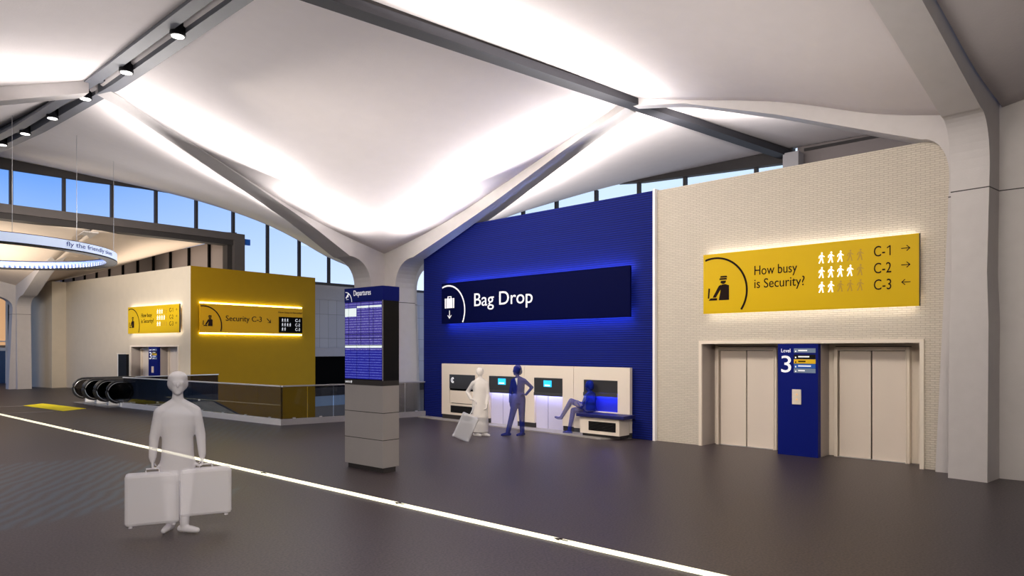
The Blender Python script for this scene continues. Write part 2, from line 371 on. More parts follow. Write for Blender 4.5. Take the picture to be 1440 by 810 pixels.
# bay in front of the right column
R1END = CR + DX * 8.75; R1END.z = 8.3
s_r2 = seam(CR, (CR.x - .28, CR.y + .28), (14.2, 8.95, 8.12), TOPR)
e1 = (R1END.x, R1END.y + .3, 8.3)
s_r1 = seam(CR, (CR.x - .28, CR.y + .28), e1, [(.25, 6.13), (1.6, 6.45), (3.4, 7.1), (5.5, 7.65), (8.7, 8.3)])
coons('ceiling', s_r1, [s_r2[-1], A], s_r2, [s_r1[-1], A], M['shell'], bulge=.10)
# bay behind the right column rib
s_r2b = seam(CR, (CR.x + .28, CR.y + .28), (14.7, 8.9, 8.12), TOPR)
coons('ceiling', s_r2b, [(XR, 1.6, 8.1), (XR, 4.5, 8.12), BEND], [(CR.x + .28, CR.y + .28, 6.13), (17, 1.9, 7.0), (XR, 1.6, 8.1)], [s_r2b[-1], (18, 8.3, 8.13), BEND], M['shell'])
# bay right of the right column
e2 = (R1END.x, R1END.y - .3, 8.3)
s_r1b = seam(CR, (CR.x - .28, CR.y - .28), e2, [(.25, 6.13), (1.6, 6.45), (3.4, 7.1), (5.5, 7.65), (8.7, 8.3)])
s_r3 = [(CR.x - .28, CR.y - .28, 6.13), (CR.x - .28, -2, 6.9), (CR.x - .2, -6, 8.1)]
coons('ceiling', s_r1b, [s_r3[-1], (5.6, -5.4, 8.5)], s_r3, [s_r1b[-1], (5.6, -5.4, 8.5)], M['shell'])
# bays left of the downlight beam
CLt = Vector((-3.4, 18.6, 5.3))
q1 = [CLt, (-.5, 18.2, 6.3), (2.4, 17.8, 7.2), (5.25, 17.4, 8.15)]
coons('ceiling', q1, [(-3.4, 10.5, 8.2), (5.25, 10.25, 8.15)], [CLt, (-3.4, 10.5, 8.2)], [(5.25, 17.4, 8.15), (5.25, 10.25, 8.15)], M['shell'], bulge=.15)
q2 = [(p[0], p[1] + .45, p[2]) for p in q1]
coons('ceiling', q2, [(-3.4, YW, 9.0), (5.25, YW, 9.7)], [q2[0], (-3.4, YW, 9.0)], [q2[-1], (5.25, 25, 8.75), (5.25, YW, 9.7)], M['shell'])
coons('ceiling', [(5.25, 10.25, 8.15), (5.25, -5.4, 8.5)], [(-3.4, 10.5, 8.2), (-3.4, -5.4, 8.2)], [(5.25, 10.25, 8.15), (-3.4, 10.5, 8.2)], [(5.25, -5.4, 8.5), (-3.4, -5.4, 8.2)], M['shell'], n=6)
# vaults of the hall beyond the portal
coons('ceiling', [(10.45, YW + .1, 7.35), (10.3, 39, 6.4), (10.15, 44.3, 5.35)], [(17.05, YW + .1, 7.9), (17.05, 44.3, 7.85)], [(10.45, YW + .1, 7.35), (17.05, YW + .1, 7.9)], [(10.15, 44.3, 5.35), (14, 45, 6.6), (17.05, 44.3, 7.85)], M['shell_far'])
coons('ceiling', [(10.15, 44.3, 5.35), (10.15, 62, 8)], [(17.05, 44.3, 7.85), (17.05, 62, 7.8)], [(10.15, 44.3, 5.35), (14, 45, 6.6), (17.05, 44.3, 7.85)], [(10.15, 62, 8), (17.05, 62, 7.8)], M['shell_far'])
coons('ceiling', [(10.35, YW + .1, 7.35), (10.3, 39, 6.4), (10.15, 44.3, 5.35)], [(0, YW + .1, 7.9), (0, 44.3, 7.9)], [(10.35, YW + .1, 7.35), (0, YW + .1, 7.9)], [(10.15, 44.3, 5.35), (5, 44.5, 6.6), (0, 44.3, 7.9)], M['shell_far'])

coons('ceiling', [(10.15, 44.3, 5.35), (10.15, 62, 8)], [(0, 44.3, 7.9), (0, 62, 7.9)], [(10.15, 44.3, 5.35), (5, 44.5, 6.6), (0, 44.3, 7.9)], [(10.15, 62, 8), (0, 62, 7.9)], M['shell_far'])
# ------------------------------------------------------------------ concrete columns with arched ribs
def rib(name, parent, dirv, prof_out, prof_in, wfun, m):
    "prof_out/in: matched (s,z) outlines; swept sideways by wfun"
    bm = bmesh.new(); d = Vector(dirv).normalized(); nrm = Vector((-d.y, d.x, 0)); R = []
    for (so, zo), (si, zi) in zip(prof_out, prof_in):
        wo, wi = wfun(so, zo), wfun(max(si, so * .999 if si > .01 else si), zi)
        wi = wo
        R.append([bm.verts.new(d * so + nrm * wo + Vector((0, 0, zo))), bm.verts.new(d * so - nrm * wo + Vector((0, 0, zo))),
                  bm.verts.new(d * si - nrm * wi + Vector((0, 0, zi))), bm.verts.new(d * si + nrm * wi + Vector((0, 0, zi)))])
    for a, b in zip(R, R[1:]):
        for k in range(4): bm.faces.new((a[k], a[(k + 1) % 4], b[(k + 1) % 4], b[k]))
    bm.faces.new(R[0]); bm.faces.new(R[-1][::-1])
    bmesh.ops.remove_doubles(bm, verts=bm.verts[:], dist=1e-5)
    return mesh(name, bm, m, parent)
def lerp_tab(tab, s):
    if s <= tab[0][0]: return tab[0][1]
    for (a, za), (b, zb) in zip(tab, tab[1:]):
        if s <= b: return za + (zb - za) * (s - a) / (b - a)
    return tab[-1][1]
def column(label, C, zb, rb, rn, zn, arcR, rise, top, ribs, wb, wn, group=None):
    """C foot; zb base height; rb/rn reach of the flange at base/neck; zn neck height where the arc starts;
    rise: underside table (s,z); ribs: list of (direction, length)"""
    root = empty('concrete_column', (C.x, C.y, zb), label=label, cat='column', group=group)
    rb0, rn0 = rb, rn
    for dv, Lr, we, *rr in ribs:
        rb, rn = rr[:2] if rr else (rb0, rn0)
        rise_, top_ = rr[2:] if len(rr) > 2 else (rise, top)
        out, inn = [], []
        for k in range(7):
            t = k / 6; out.append((rb + (rn - rb) * t, zb + (zn - zb) * t)); inn.append((0, zb + (zn - zb) * t))
        sA = rn + arcR; zA = lerp_tab(rise_, sA)
        for k in range(1, 11):
            a = k / 10 * PI / 2
            s = rn + arcR * (1 - math.cos(a)); z = zn + (zA - zn) * math.sin(a) ** .9
            out.append((s, z)); inn.append((max(0, (s - rn) / arcR) * sA * .999, None))
        for k in range(1, 13):
            s = sA + (Lr - sA) * k / 12; out.append((s, lerp_tab(rise_, s))); inn.append((s, None))
        tip = top_[0][0]
        i2 = []
        for (s, z), (si, zi) in zip(out, inn):
            if zi is not None: i2.append((si, zi))
            else: i2.append((si, lerp_tab(top_, max(si, tip)) + .17))
        o2 = [(s, z - zb) for s, z in out]; i2 = [(s, z - zb) for s, z in i2]
        def w(s, z, rn=rn, Lr=Lr, we=we):
            if s <= rn + .05: return (wb + (wn - wb) * min(1, max(0, z / (zn - zb)))) 
            return wn + (we - wn) * min(1, (s - rn) / (Lr - rn))
        rib('arch_rib', root, dv, o2, i2, w, M['conc'])
    # joint ring around the shaft
    zj = zn - zb - .35 if zb > -1 else 3.62 - zb
    bm = bmesh.new()
    for dv, Lr, we, *rr in ribs:
        rb, rn = rr[:2] if rr else (rb0, rn0)
        d = Vector(dv).normalized(); nrm = Vector((-d.y, d.x, 0)); k = zj / (zn - zb); r = rb + (rn - rb) * k + .003; ww = wb + (wn - wb) * k + .003
        q = [(-ww), (ww)]
        vs = [bm.verts.new(d * s + nrm * t + Vector((0, 0, zj + dz))) for dz in (0, .018) for s, t in ((0, -ww), (r, -ww), (r, ww), (0, ww))]
        for a, b in ((0, 1), (1, 2), (2, 3)): bm.faces.new((vs[a], vs[b], vs[b + 4], vs[a + 4]))
        bm.faces.new(vs[:4]); bm.faces.new(vs[4:])
    mesh('joint_line', bm, M['dkslot'], root)
    return root
TOPC2 = [(.43, 5.22), (2.15, 5.60), (3.6, 6.0), (5.1, 6.5), (9.53, 8.12)]
undC2 = [(1.0, 4.6), (1.86, 5.0), (3.6, 5.62), (5.1, 6.18), (8.0, 7.38), (9.5, 7.92)]
undC = [(1.0, 4.6), (1.86, 5.02), (3.46, 5.87), (5.0, 6.55), (8.4, 7.98), (8.9, 8.12)]
column('pale concrete column with four arched ribs rising out of the void behind the departures totem', CC, -4.5, 1.35, 1.0, 4.1, .85, undC, TOPC,
       [((-8.88, -.75, 0), 8.85, .27), ((0, -1, 0), 9.5, .24, 1.35, 1.0, undC2, TOPC2), ((1, 0, 0), 6.0, .35), ((.1, 1, 0), 8.0, .35)], .36, h)
undR = [(.45, 5.3), (.85, 5.82), (2.0, 6.28), (3.4, 6.85), (5.6, 7.62), (8.7, 8.2)]
column('large pale concrete column with arching ribs at the right end of the elevator wall', CR, 0, .85, .52, 5.1, .42, undR, TOPR[:-1] + [(8.8, 8.32)],
       [(tuple(DX), 8.7, .28, .84, .72), ((0, 1, 0), 7.1, .12, .68, .47), ((1, 0, 0), 5.0, .28), ((0, -1, 0), 7.5, .26, 1.6, 1.5)], .20, .28)
undL = [(1.0, 4.75), (1.7, 5.0), (4, 6.0), (7, 6.9), (10.2, 7.3)]
column('grey concrete column with a spreading rib in the hall beyond the portal', CLf, 0, .62, .45, 4.3, 1.0, undL, [(.3, 5.35), (4, 6.25), (10.2, 7.4)],
       [((.03, -1, 0), 10.0, .3), ((-1, 0, 0), 6, .3), ((0, 1, 0), 3, .3)], .3, .32)
# fourth rib, over the left bay, carried by a column outside the photo
bm = bmesh.new()
for (x, y, z), (x2, y2, z2) in zip(q1, q1[1:]):
    v = [bm.verts.new(p) for p in ((x, y - .02, z + .1), (x, y + .47, z + .1), (x, y + .47, z - .32), (x, y - .02, z - .32), (x2, y2 - .02, z2 + .1), (x2, y2 + .47, z2 + .1), (x2, y2 + .47, z2 - .28), (x2, y2 - .02, z2 - .28))]
    for f in ((0, 1, 5, 4), (1, 2, 6, 5), (2, 3, 7, 6), (3, 0, 4, 7), (0, 3, 2, 1), (4, 5, 6, 7)): bm.faces.new([v[i] for i in f])
tag(mesh('roof_rib', bm, M['conc']), 'grey roof rib joining the downlight beam from the left', 'beam')

# ------------------------------------------------------------------ steel beams
def beam_frame(P, Q): return math.atan2(Q[1] - P[1], Q[0] - P[0])
b1 = empty('roof_beam', (5.5, 5, 0), label='long grey trough beam with a row of round downlights, upper left', cat='beam')
b1.rotation_euler = (0, 0, 0)
def sw(bm, prof, y0, z0, y1, z1, x=0):
    "section (x,dz) swept along y"
    a = [bm.verts.new((x + p[0], y0, z0 + p[1])) for p in prof]; b = [bm.verts.new((x + p[0], y1, z1 + p[1])) for p in prof]; n = len(prof)
    f1 = bm.faces.new(a); f2 = bm.faces.new(b[::-1])
    for i in range(n): bm.faces.new((a[i], b[i], b[(i + 1) % n], a[(i + 1) % n]))
zs = [(-12, 8.05), (17, 8.05), (23, 8.3), (33.95, 9.1)]
for nm, prof, m in (('right_flange', [(.10, 0), (.34, 0), (.34, .07), (.17, .07), (.17, .8), (.10, .8)], M['steel']),
                    ('left_flange', [(-.10, .02), (-.34, .02), (-.34, .09), (-.17, .09), (-.17, .8), (-.10, .8)], M['steel']),
                    ('trough', [(-.30, .32), (.30, .32), (.30, .42), (-.30, .42)], M['steel_dk'])):
    bm = bmesh.new()
    for (ya, za), (yb, zb_) in zip(zs, zs[1:]): sw(bm, prof, ya - 5, za, yb - 5, zb_)
    mesh(nm, bm, m, b1)
for y in (17.4, 24.5): B('cross_bracket', M['steel'], b1, -.16, .16, y - 5 - .12, y - 5 + .12, lerp_tab(zs, y) + .12, lerp_tab(zs, y) + .36)
for k in range(9):
    y = 8.16 + 2.57 * k; z = lerp_tab(zs, y)
    d = empty('downlight', (5.5, y, z - .06), label='round black recessed downlight in the trough beam, number %s counted from the top of the photo' % k, cat='downlight', group='downlights along the trough beam')
    d['label'] = {0: 'round downlight in the trough beam nearest overhead'}.get(k, d['label'])
    bm = bmesh.new(); lathe(bm, [(.115, 0), (.14, 0), (.14, .30), (.115, .30)], 20); mesh('housing', bm, M['blackgloss'], d)
    bm = bmesh.new(); lathe(bm, [(.112, -.006), (.112, .01)], 20); mesh('lens', bm, M['lens'], d)
names = ['first', 'second', 'third', 'fourth', 'fifth', 'sixth', 'seventh']
for k, o in enumerate([o for o in bpy.data.objects if o.name.startswith('downlight')]):
    o['label'] = 'round black downlight in the trough beam, ' + (
        'outside the top edge of the photo' if k < 2 else ['highest and largest one in the photo', 'second from the top', 'third from the top, where the rib meets', 'fourth from the top', 'fifth from the top', 'lowest one, at the left edge', 'beyond the left edge'][k - 2])
# cross beam 2
P2, Q2 = Vector((-4, 11.78, 8.05)), Vector((21.15, 7.75, 8.0))
P2 = A + (A - B2).normalized() * 8; P2.z = 8.0
b2 = empty('roof_beam', (P2.x, P2.y, 0), beam_frame(P2, Q2), label='dark grey steel beam crossing the ceiling from top centre to the right clerestory', cat='beam')
L2 = (Q2 - P2).xy.length
B('lower_flange', M['steel_md'], b2, 0, L2, -.24, .10, 7.86, 8.03)
B('web', M['steel_dk'], b2, 0, L2, -.14, .22, 8.03, 8.2)
B('upper_flange', M['steel_dk'], b2, 0, L2, -.20, .28, 8.2, 8.3)
# ------------------------------------------------------------------ world beyond the glass: clerestory 1 (left)
FW1 = Fr((0, YW), (30, YW))
MX = [3.7, 5.575, 7.45, 9.325, 11.2, 13.075, 14.95, 16.82, 18.7, 20.57, 22.45, 24.3]
for i in range(len(MX) - 1):
    x0, x1 = MX[i], MX[i + 1]
    zb = 7.97 if x1 < 17.4 else 5.87
    w = empty('window_%d' % (i + 1), (x0, YW, zb)); struct(w)
    zt = min(lerp_tab([(p[0], p[2]) for p in wl], x0), lerp_tab([(p[0], p[2]) for p in wl], x1))
    B('glass_pane', M['glass_w'], w, .04, x1 - x0 - .04, .05, .07, 0, max(zt, 6.2) - zb + .5)
    B('mullion', M['steel_dk'], w, -.055, .055, -.06, .14, 0, lerp_tab([(p[0], p[2]) for p in wl], x0) - zb + .1)
# dark head band under the vault edge, left part
bm = bmesh.new()
hp = [(p[0], p[2]) for p in wl[:5]]
hp = [(5.0, 9.9)] + [(x, z) for x, z in [(7.1, 9.82), (10.3, 9.68), (12.4, 9.58), (13.6, 9.5)]]
prism(bm, hp + [(12.4, 9.5), (10.3, 9.42), (7.1, 9.38), (5.0, 9.35)], YW - .2, YW - .02)
o = mesh('trim_1', bm, M['steel_dk']); struct(o)
# portal beam and jamb
portal = Bs('trim_2', M['portal'], None, [(-4, 17.3, YW - .25, YW + .25, 7.62, 7.97), (16.75, 17.3, YW - .25, YW + .25, 0, 7.62)]); struct(portal)
portal2 = Bs('trim_3', M['steel_dk'], None, [(-4, 16.75, YW - .12, YW + .5, 7.38, 7.62), (16.5, 16.75, YW + .0, YW + .5, 0, 7.38)]); struct(portal2)
o = B('reflection_plate', M['tileb'], None, 17.32, 17.62, YW - .2, YW - .1, 7.45, 7.75); tag(o, 'small blue plate imitating a reflection beside the portal corner in front of the window', 'plate')  # blue plate standing for a reflection beside the jamb
# back wall right of the portal
bw = Bs('wall_back', M['gpanel'], None, [(17.3, 30, YW, YW + .3, 2.19, 4.9)]); struct(bw)
o = Bs('trim_4', M['gplain'], None, [(17.3, 30, YW - .06, YW + .3, 4.9, 5.72), (17.3, 30, YW - .06, YW + .3, 1.7, 2.19)]); struct(o)
o = Bs('trim_5', M['steel_dk'], None, [(17.3, 30, YW - .1, YW + .3, 5.72, 5.87)]); struct(o)
o = B('wall_back.001', M['black'], None, 17.3, 24.6, YW + .2, YW + .5, -.25, 1.7); struct(o)  # black panel painted in place of the dark opening
o = B('wall_back.002', M['blueglow'], None, 17.3, 24.6, YW, YW + .3, -1.1, -.25); struct(o)
o = B('wall_back.003', M['grey'], None, 10, 30, YW, YW + .3, -4.5, -1.1); struct(o)
o = B('wall_back.004', M['gpanel'], None, 24.6, 30, YW, YW + .3, -1.1, 1.7); struct(o)
# gallery wall seen through the portal
gw = B('wall_hall', M['brown'], None, 17.0, 17.25, YW + .3, 64, 0, 7.85); struct(gw)
for k in range(11):
    y = 37 + 2.5 * k
    o = B('trim_%d' % (10 + k), M['black'], None, 16.9, 17.0, y - .09, y + .09, 5, 7.8); struct(o)
# clerestory 2 (right)
prev = None
MY = [4.6 + 0, 7.65, 9.55, 12.35, 14.45, 16.6, 19.2, 21.8]
FR2 = Fr((XR, 25), (XR, 7.6))
mus = [FR2.x(p) for p in (690, 735, 782, 838, 898, 963, 1063, 1116)]
for i in range(len(mus) - 1):
    w = empty('window_%d' % (20 + i), FR2.w(mus[i], 0, 5.2), FR2.rz); struct(w)
    B('glass_pane', M['glass_w'], w, .04, mus[i + 1] - mus[i] - .04, .05, .07, 0, 3.0)
    B('mullion', M['steel_dk'], w, mus[i + 1] - mus[i] - .045, mus[i + 1] - mus[i] + .045, -.05, .12, 0, 2.8)
bm = bmesh.new()
prism(bm, [(FR2.x(870), 8.06), (FR2.x(905), 7.95), (FR2.x(1117), 7.72), (FR2.x(1117), 8.2)], -.15, .1)
o = mesh('trim_30', bm, M['steel_dk']); place(o, FR2); struct(o)
o = B('wall_spandrel', M['brown'], None, XR - .1, XR + .2, -3, 7.4, 4, 8.16); struct(o)
o = B('trim_31', M['steel_dk'], None, XR - .14, XR - .1, -3, 7.2, 7.98, 8.06); struct(o)
o = B('steel_post', M['grey'], None, XR - .6, XR - .15, 7.2, 7.65, 0, 7.9); tag(o, 'short grey post standing where the cross beam meets the right clerestory', 'post')

# unseen hall walls behind the viewer, put in to block blue sky light
o = B('wall_rear', M['beige_plain'], None, -5.3, -5, -6, 34, 0, 10); struct(o)
o = B('wall_side', M['beige_plain'], None, -5, 24, -6.3, -6, 0, 10); struct(o)
# ------------------------------------------------------------------ floor
P_a = F(395, 598.5); P_e = F(160, 574.5)
Pr = F(598, 585.5)
P_c = P_a + (Pr - P_a) * 1.35
out = [(-14, -14), (34, -14), (34, P_c.y - .4), (P_c.x, P_c.y), (P_a.x, P_a.y), (9.55, 27.62), (9.0, 27.62), (9.0, 31.66), (13.45, 31.66), (13.45, 32.5), (34, 33.5), (34, 80), (-14, 80)]
from mathutils.geometry import tessellate_polygon
bm = bmesh.new(); a = [bm.verts.new((x, y, 0)) for x, y in out]; b_ = [bm.verts.new((x, y, -.45)) for x, y in out]; n = len(out)
for t in tessellate_polygon([[Vector((x, y, 0)) for x, y in out]]):
    bm.faces.new([a[k] for k in t]); bm.faces.new([b_[k] for k in reversed(t)])
for i in range(n): bm.faces.new((a[i], b_[i], b_[(i + 1) % n], a[(i + 1) % n]))
struct(mesh('floor', bm, M['floor']))
struct(B('floor_lower', M['grey'], None, 0, 34, 12, 40, -4.7, -4.5))
# glowing guidance line let into the floor
gl0, gl1 = F(-40, 573.8), F(1010, 811.5)
g = (gl1 - gl0); gr = math.atan2(g.y, g.x); gL = g.length
root = empty('floor_light_line', gl0, gr, label='long glowing pale yellow light line set in the dark floor', cat='floor light')
bm = bmesh.new(); prism(bm, [(-.06, .002), (.06, .002), (.045, .02), (-.045, .02)], 0, gL + 3)
lt = mesh('light_diffuser', bm, M['strip'], root); lt.rotation_euler = (0, 0, -PI / 2)
for px, py in ((97, 606.3), (213, 632.5), (367, 667.5), (558, 711), (785, 763)):
    p = F(px, py); s = (p - gl0).dot(g.normalized())
    bm = bmesh.new()
    for q in ([(s - .10, 0), (s - .02, .045), (s + .0, .03), (s - .05, 0), (s + .0, -.03), (s - .02, -.045)], [(s - .05, -.008), (s + .09, -.008), (s + .09, .008), (s - .05, .008)]):
        f = [bm.verts.new((x, y,   .0205)) for x, y in q]; f_ = [bm.verts.new((x, y, .025)) for x, y in q]
        bm.faces.new(f); bm.faces.new(f_)
        for i in range(len(q)): bm.faces.new((f[i], f[(i + 1) % len(q)], f_[(i + 1) % len(q)], f_[i]))
    mesh('arrow_mark', bm, M['ink'], root)
# yellow mat and grey guide stripes at the escalators
bm = bmesh.new(); q = [F(33, 570.8), F(60, 567.6), F(121, 574.8), F(89, 578.4)]
a = [bm.verts.new(p + Vector((0, 0, .003))) for p in q]; b_ = [bm.verts.new(p + Vector((0, 0, .012))) for p in q]
bm.faces.new(a); bm.faces.new(b_)
for i in range(4): bm.faces.new((a[i], a[(i + 1) % 4], b_[(i + 1) % 4], b_[i]))
tag(mesh('floor_mat', bm, M['mat_y']), 'bright yellow warning mat on the floor before the escalators', 'mat')
for p, q, lab in ((F(-30, 573.4), F(33, 571), 'thin grey inlay line in the floor, the one reaching the yellow mat'), (F(-30, 583.5), F(75, 578.6), 'thin grey inlay line in the floor, just above the glowing line')):
    d = (q - p); r = math.atan2(d.y, d.x); o = B('floor_inlay', M['grey'], None, 0, d.length, -.05, .05, .001, .008); o.location = p; o.rotation_euler = (0, 0, r); tag(o, lab, 'inlay')

# ------------------------------------------------------------------ signs
def figure_icon(bm, cx, cz, hh, y0, y1):
    "walking pictogram of height hh"
    P = lambda *q: prism(bm, [(cx + a * hh, cz + b * hh) for a, b in q], y0, y1)
    prism(bm, [(cx + (.03 + .075 * math.cos(t * PI / 5)) * hh, cz + (.42 + .085 * math.sin(t * PI / 5)) * hh) for t in range(10)], y0, y1)
    P((-.09, .27), (.08, .31), (.09, -.03), (-.09, -.05)); P((-.09, -.03), (.02, -.06), (-.06, -.26), (-.18, -.50), (-.27, -.47), (-.15, -.23))
    P((-.01, -.03), (.09, -.02), (.13, -.22), (.19, -.48), (.09, -.50), (.04, -.22)); P((-.09, .28), (-.05, .17), (-.17, .10), (-.20, -.04), (-.27, -.02), (-.23, .15)); P((.06, .28), (.08, .17), (.17, .08), (.27, .05), (.28, .12), (.19, .16))
def officer_icon(bm, x, z, s, y0, y1):
    "uniformed guard at a baggage tray; x,z lower left, s height"
    P = lambda *q: prism(bm, [(x + a * s, z + b * s) for a, b in q], y0, y1)
    P((.0, .10), (.06, .08), (.10, .50), (.03, .52)); P((.04, .0), (.42, .0), (.42, .09), (.12, .09))
    P((.50, .0), (.95, .0), (.95, .60), (.78, .66), (.62, .64)); P((.22, .12), (.36, .12), (.62, .50), (.60, .64), (.50, .60))
    P((.57, .72), (.60, .80), (.82, .80), (.80, .72), (.74, .67), (.66, .67)); P((.52, .84), (.86, .84), (.84, .91), (.54, .91)); P((.56, .93), (.88, .93), (.84, 1.0), (.58, 1.0))
def arrow_icon(bm, cx, cz, s, ang, y0, y1, w=.09):
    def R(q): return [(cx + s * (a * math.cos(ang) - b * math.sin(ang)), cz + s * (a * math.sin(ang) + b * math.cos(ang))) for a, b in q]
    prism(bm, R([(-.5, -w / 2), (.46, -w / 2), (.46, w / 2), (-.5, w / 2)]), y0, y1)
    prism(bm, R([(.5, 0), (.12, .36), (.05, .30), (.38, 0)]), y0, y1); prism(bm, R([(.5, 0), (.38, 0), (.05, -.30), (.12, -.36)]), y0, y1)
def halo(root, W, H, m, off):
    "LED battens behind the top and bottom edge of a sign"
    B('led_strip', m, root, .05, W - .05, .035, .055, H - .03, H - .01)
    B('led_strip', m, root, .05, W - .05, .035, .055, .01, .03)
SGF = None
def security_sign(fr, x0, x1, z0, z1, off, label):
    W, H = x1 - x0, z1 - z0
    T = lambda px: (FWL.x(px, .15) - FWL.x(989, .15)) / (FWL.x(1292.5, .15) - FWL.x(989, .15)) * W
    root = empty('wayfinding_sign', fr.w(x0, -off, z0), fr.rz, label=label, cat='sign')
    B('sign_panel', M['ysign'], root, 0, W, 0, .03, 0, H, bev=.004)
    B('side_edge', M['dkslot'], root, W, W + .008, 0, .06, 0, H)
    y0, y1 = -.006, .0
    bm = bmesh.new(); cxa = T(1005.5); Ra = T(1050.3) - cxa; arc_band(bm, cxa, .925 * H - Ra, Ra, .032 * H, -.6, PI, y0, y1, 60, clipx=.004, clipz=.004); mesh('circle_arc', bm, M['ink'], root)
    bm = bmesh.new(); officer_icon(bm, T(995.5), .22 * H, .40 * H, y0, y1); mesh('guard_symbol', bm, M['ink'], root)
    text('lettering', 'How busy', M['ink'], root, T(1061), T(1121), .545 * H, .74 * H, 0)
    text('lettering', 'is Security?', M['ink'], root, T(1061), T(1131.5), .335 * H, .53 * H, 0)
    for r, (cz, lit) in enumerate(((.775, 3), (.555, 4), (.335, 2))):
        for c in range(5):
            bm = bmesh.new(); figure_icon(bm, T((1155.4, 1168.6, 1181.8, 1195.5, 1209.7)[c]), cz * H, .165 * H, y0, y1)
            mesh('person_symbol', bm, M['white_lit'] if c < lit else M['dim_ink'], root)
    for t, z in (('C-', .80), ('C-2', .56), ('C-3', .325)):
        text('lettering', t, M['ink'], root, T(1229), T(1253.4 if t != 'C-' else 1244.6), (z - .075) * H, (z + .075) * H, 0)
    bm = bmesh.new(); xd = T(1251); prism(bm, [(xd, .73 * H), (xd + .013 * H, .73 * H), (xd + .013 * H, .87 * H), (xd + .002 * H, .87 * H), (xd - .036 * H, .842 * H), (xd - .030 * H, .830 * H), (xd, .850 * H)], y0, y1)
    mesh('lettering', bm, M['ink'], root)
    for a, z in ((0, .81), (0, .58), (PI, .34)):
        bm = bmesh.new(); arrow_icon(bm, T(1273.9), z * H, .115 * H, a, y0, y1); mesh('arrow_symbol', bm, M['ink'], root)
    halo(root, W, H, M['led_w'], off)
    return root

# ------------------------------------------------------------------ right wall: blue section, beige section
FWL = Fr(F(598, 585), F(1294, 659))
xb0, xb1 = 0, FWL.x(921)
ZT = 5.83
o = B('wall_blue', M['navy'], None, 0, xb1, -.06, .35, 0, ZT); place(o, FWL); struct(o)
o = B('trim_32', M['white'], None, xb1, xb1 + .06, -.10, .3, 0, ZT + .03); place(o, FWL); struct(o)
xe0, xe1 = FWL.x(988), FWL.x(1294)
ZE = 2.27
xR = (CR - FWL.o).dot(FWL.u) - .3
bm = bmesh.new()
box(bm, xb1 + .06, xe0, 0, .3, 0, ZT); box(bm, xe1, xR, 0, .3, 0, ZT); box(bm, xe0, xe1, 0, .3, ZE, ZT)
o = mesh('wall_right', bm, M['beige']); place(o, FWL); struct(o)

# Bag Drop sign
off = .28
sx0, sx1 = FWL.x(621, off), FWL.x(886, off)
z0 = (FWL.z(621, 456, off) + FWL.z(886, 445, off)) / 2; z1 = (FWL.z(621, 401, off) + FWL.z(886, 370, off)) / 2
W, H = sx1 - sx0, z1 - z0
s = empty('wayfinding_sign', FWL.w(sx0, -off, z0), FWL.rz, label='dark navy Bag Drop sign with blue glow on the blue wall', cat='sign')
B('sign_panel', M['navy_sign'], s, 0, W, 0, .06, 0, H, bev=.004)
bm = bmesh.new(); cxa = FWL.x(630, off) - sx0; Ra = FWL.x(653.6, off) - sx0 - cxa; arc_band(bm, cxa, .93 * H - Ra, Ra, .036 * H, -.5, PI, -.006, 0, 60, clipx=.01, clipz=.01); mesh('circle_arc', bm, M['white_ink'], s)
fx = lambda px: FWL.x(px, off) - sx0
text('lettering', 'Bag Drop', M['white_ink'], s, fx(667), fx(749), .29 * H, .69 * H, 0)
bm = bmesh.new(); cx = fx(632.2); cw = (fx(639) - fx(625.6)) / 2
for a, b in ((-.98, -.72), (-.60, .60), (.72, .98)): box(bm, cx + a * cw, cx + b * cw, -.006, 0,   .38 * H, .62 * H)
prism(bm, [(cx - .4 * cw, .62 * H), (cx - .4 * cw, .67 * H), (cx + .4 * cw, .67 * H), (cx + .4 * cw, .62 * H), (cx + .25 * cw, .62 * H), (cx + .25 * cw, .65 * H), (cx - .25 * cw, .65 * H), (cx - .25 * cw, .62 * H)], -.006, 0)
mesh('suitcase_symbol', bm, M['white_ink'], s)
bm = bmesh.new(); arrow_icon(bm, cx, .22 * H, .2 * H, -PI / 2, -.006, 0); mesh('arrow_symbol', bm, M['white_ink'], s)
for z in (H - .035, .012): B('led_strip', M['led_b'], s, .05, W - .05, .065, .095, z, z + .022)

ysx0, ysx1 = FWL.x(989, .15), FWL.x(1292.5, .15)
zz0 = (FWL.z(989, 441, .15) + FWL.z(1292, 431, .15)) / 2; zz1 = (FWL.z(989, 360, .15) + FWL.z(1292, 326, .15)) / 2
security_sign(FWL, ysx0, ysx1, zz0, zz1, .15, 'large yellow How busy is Security sign above the near elevators on the right')

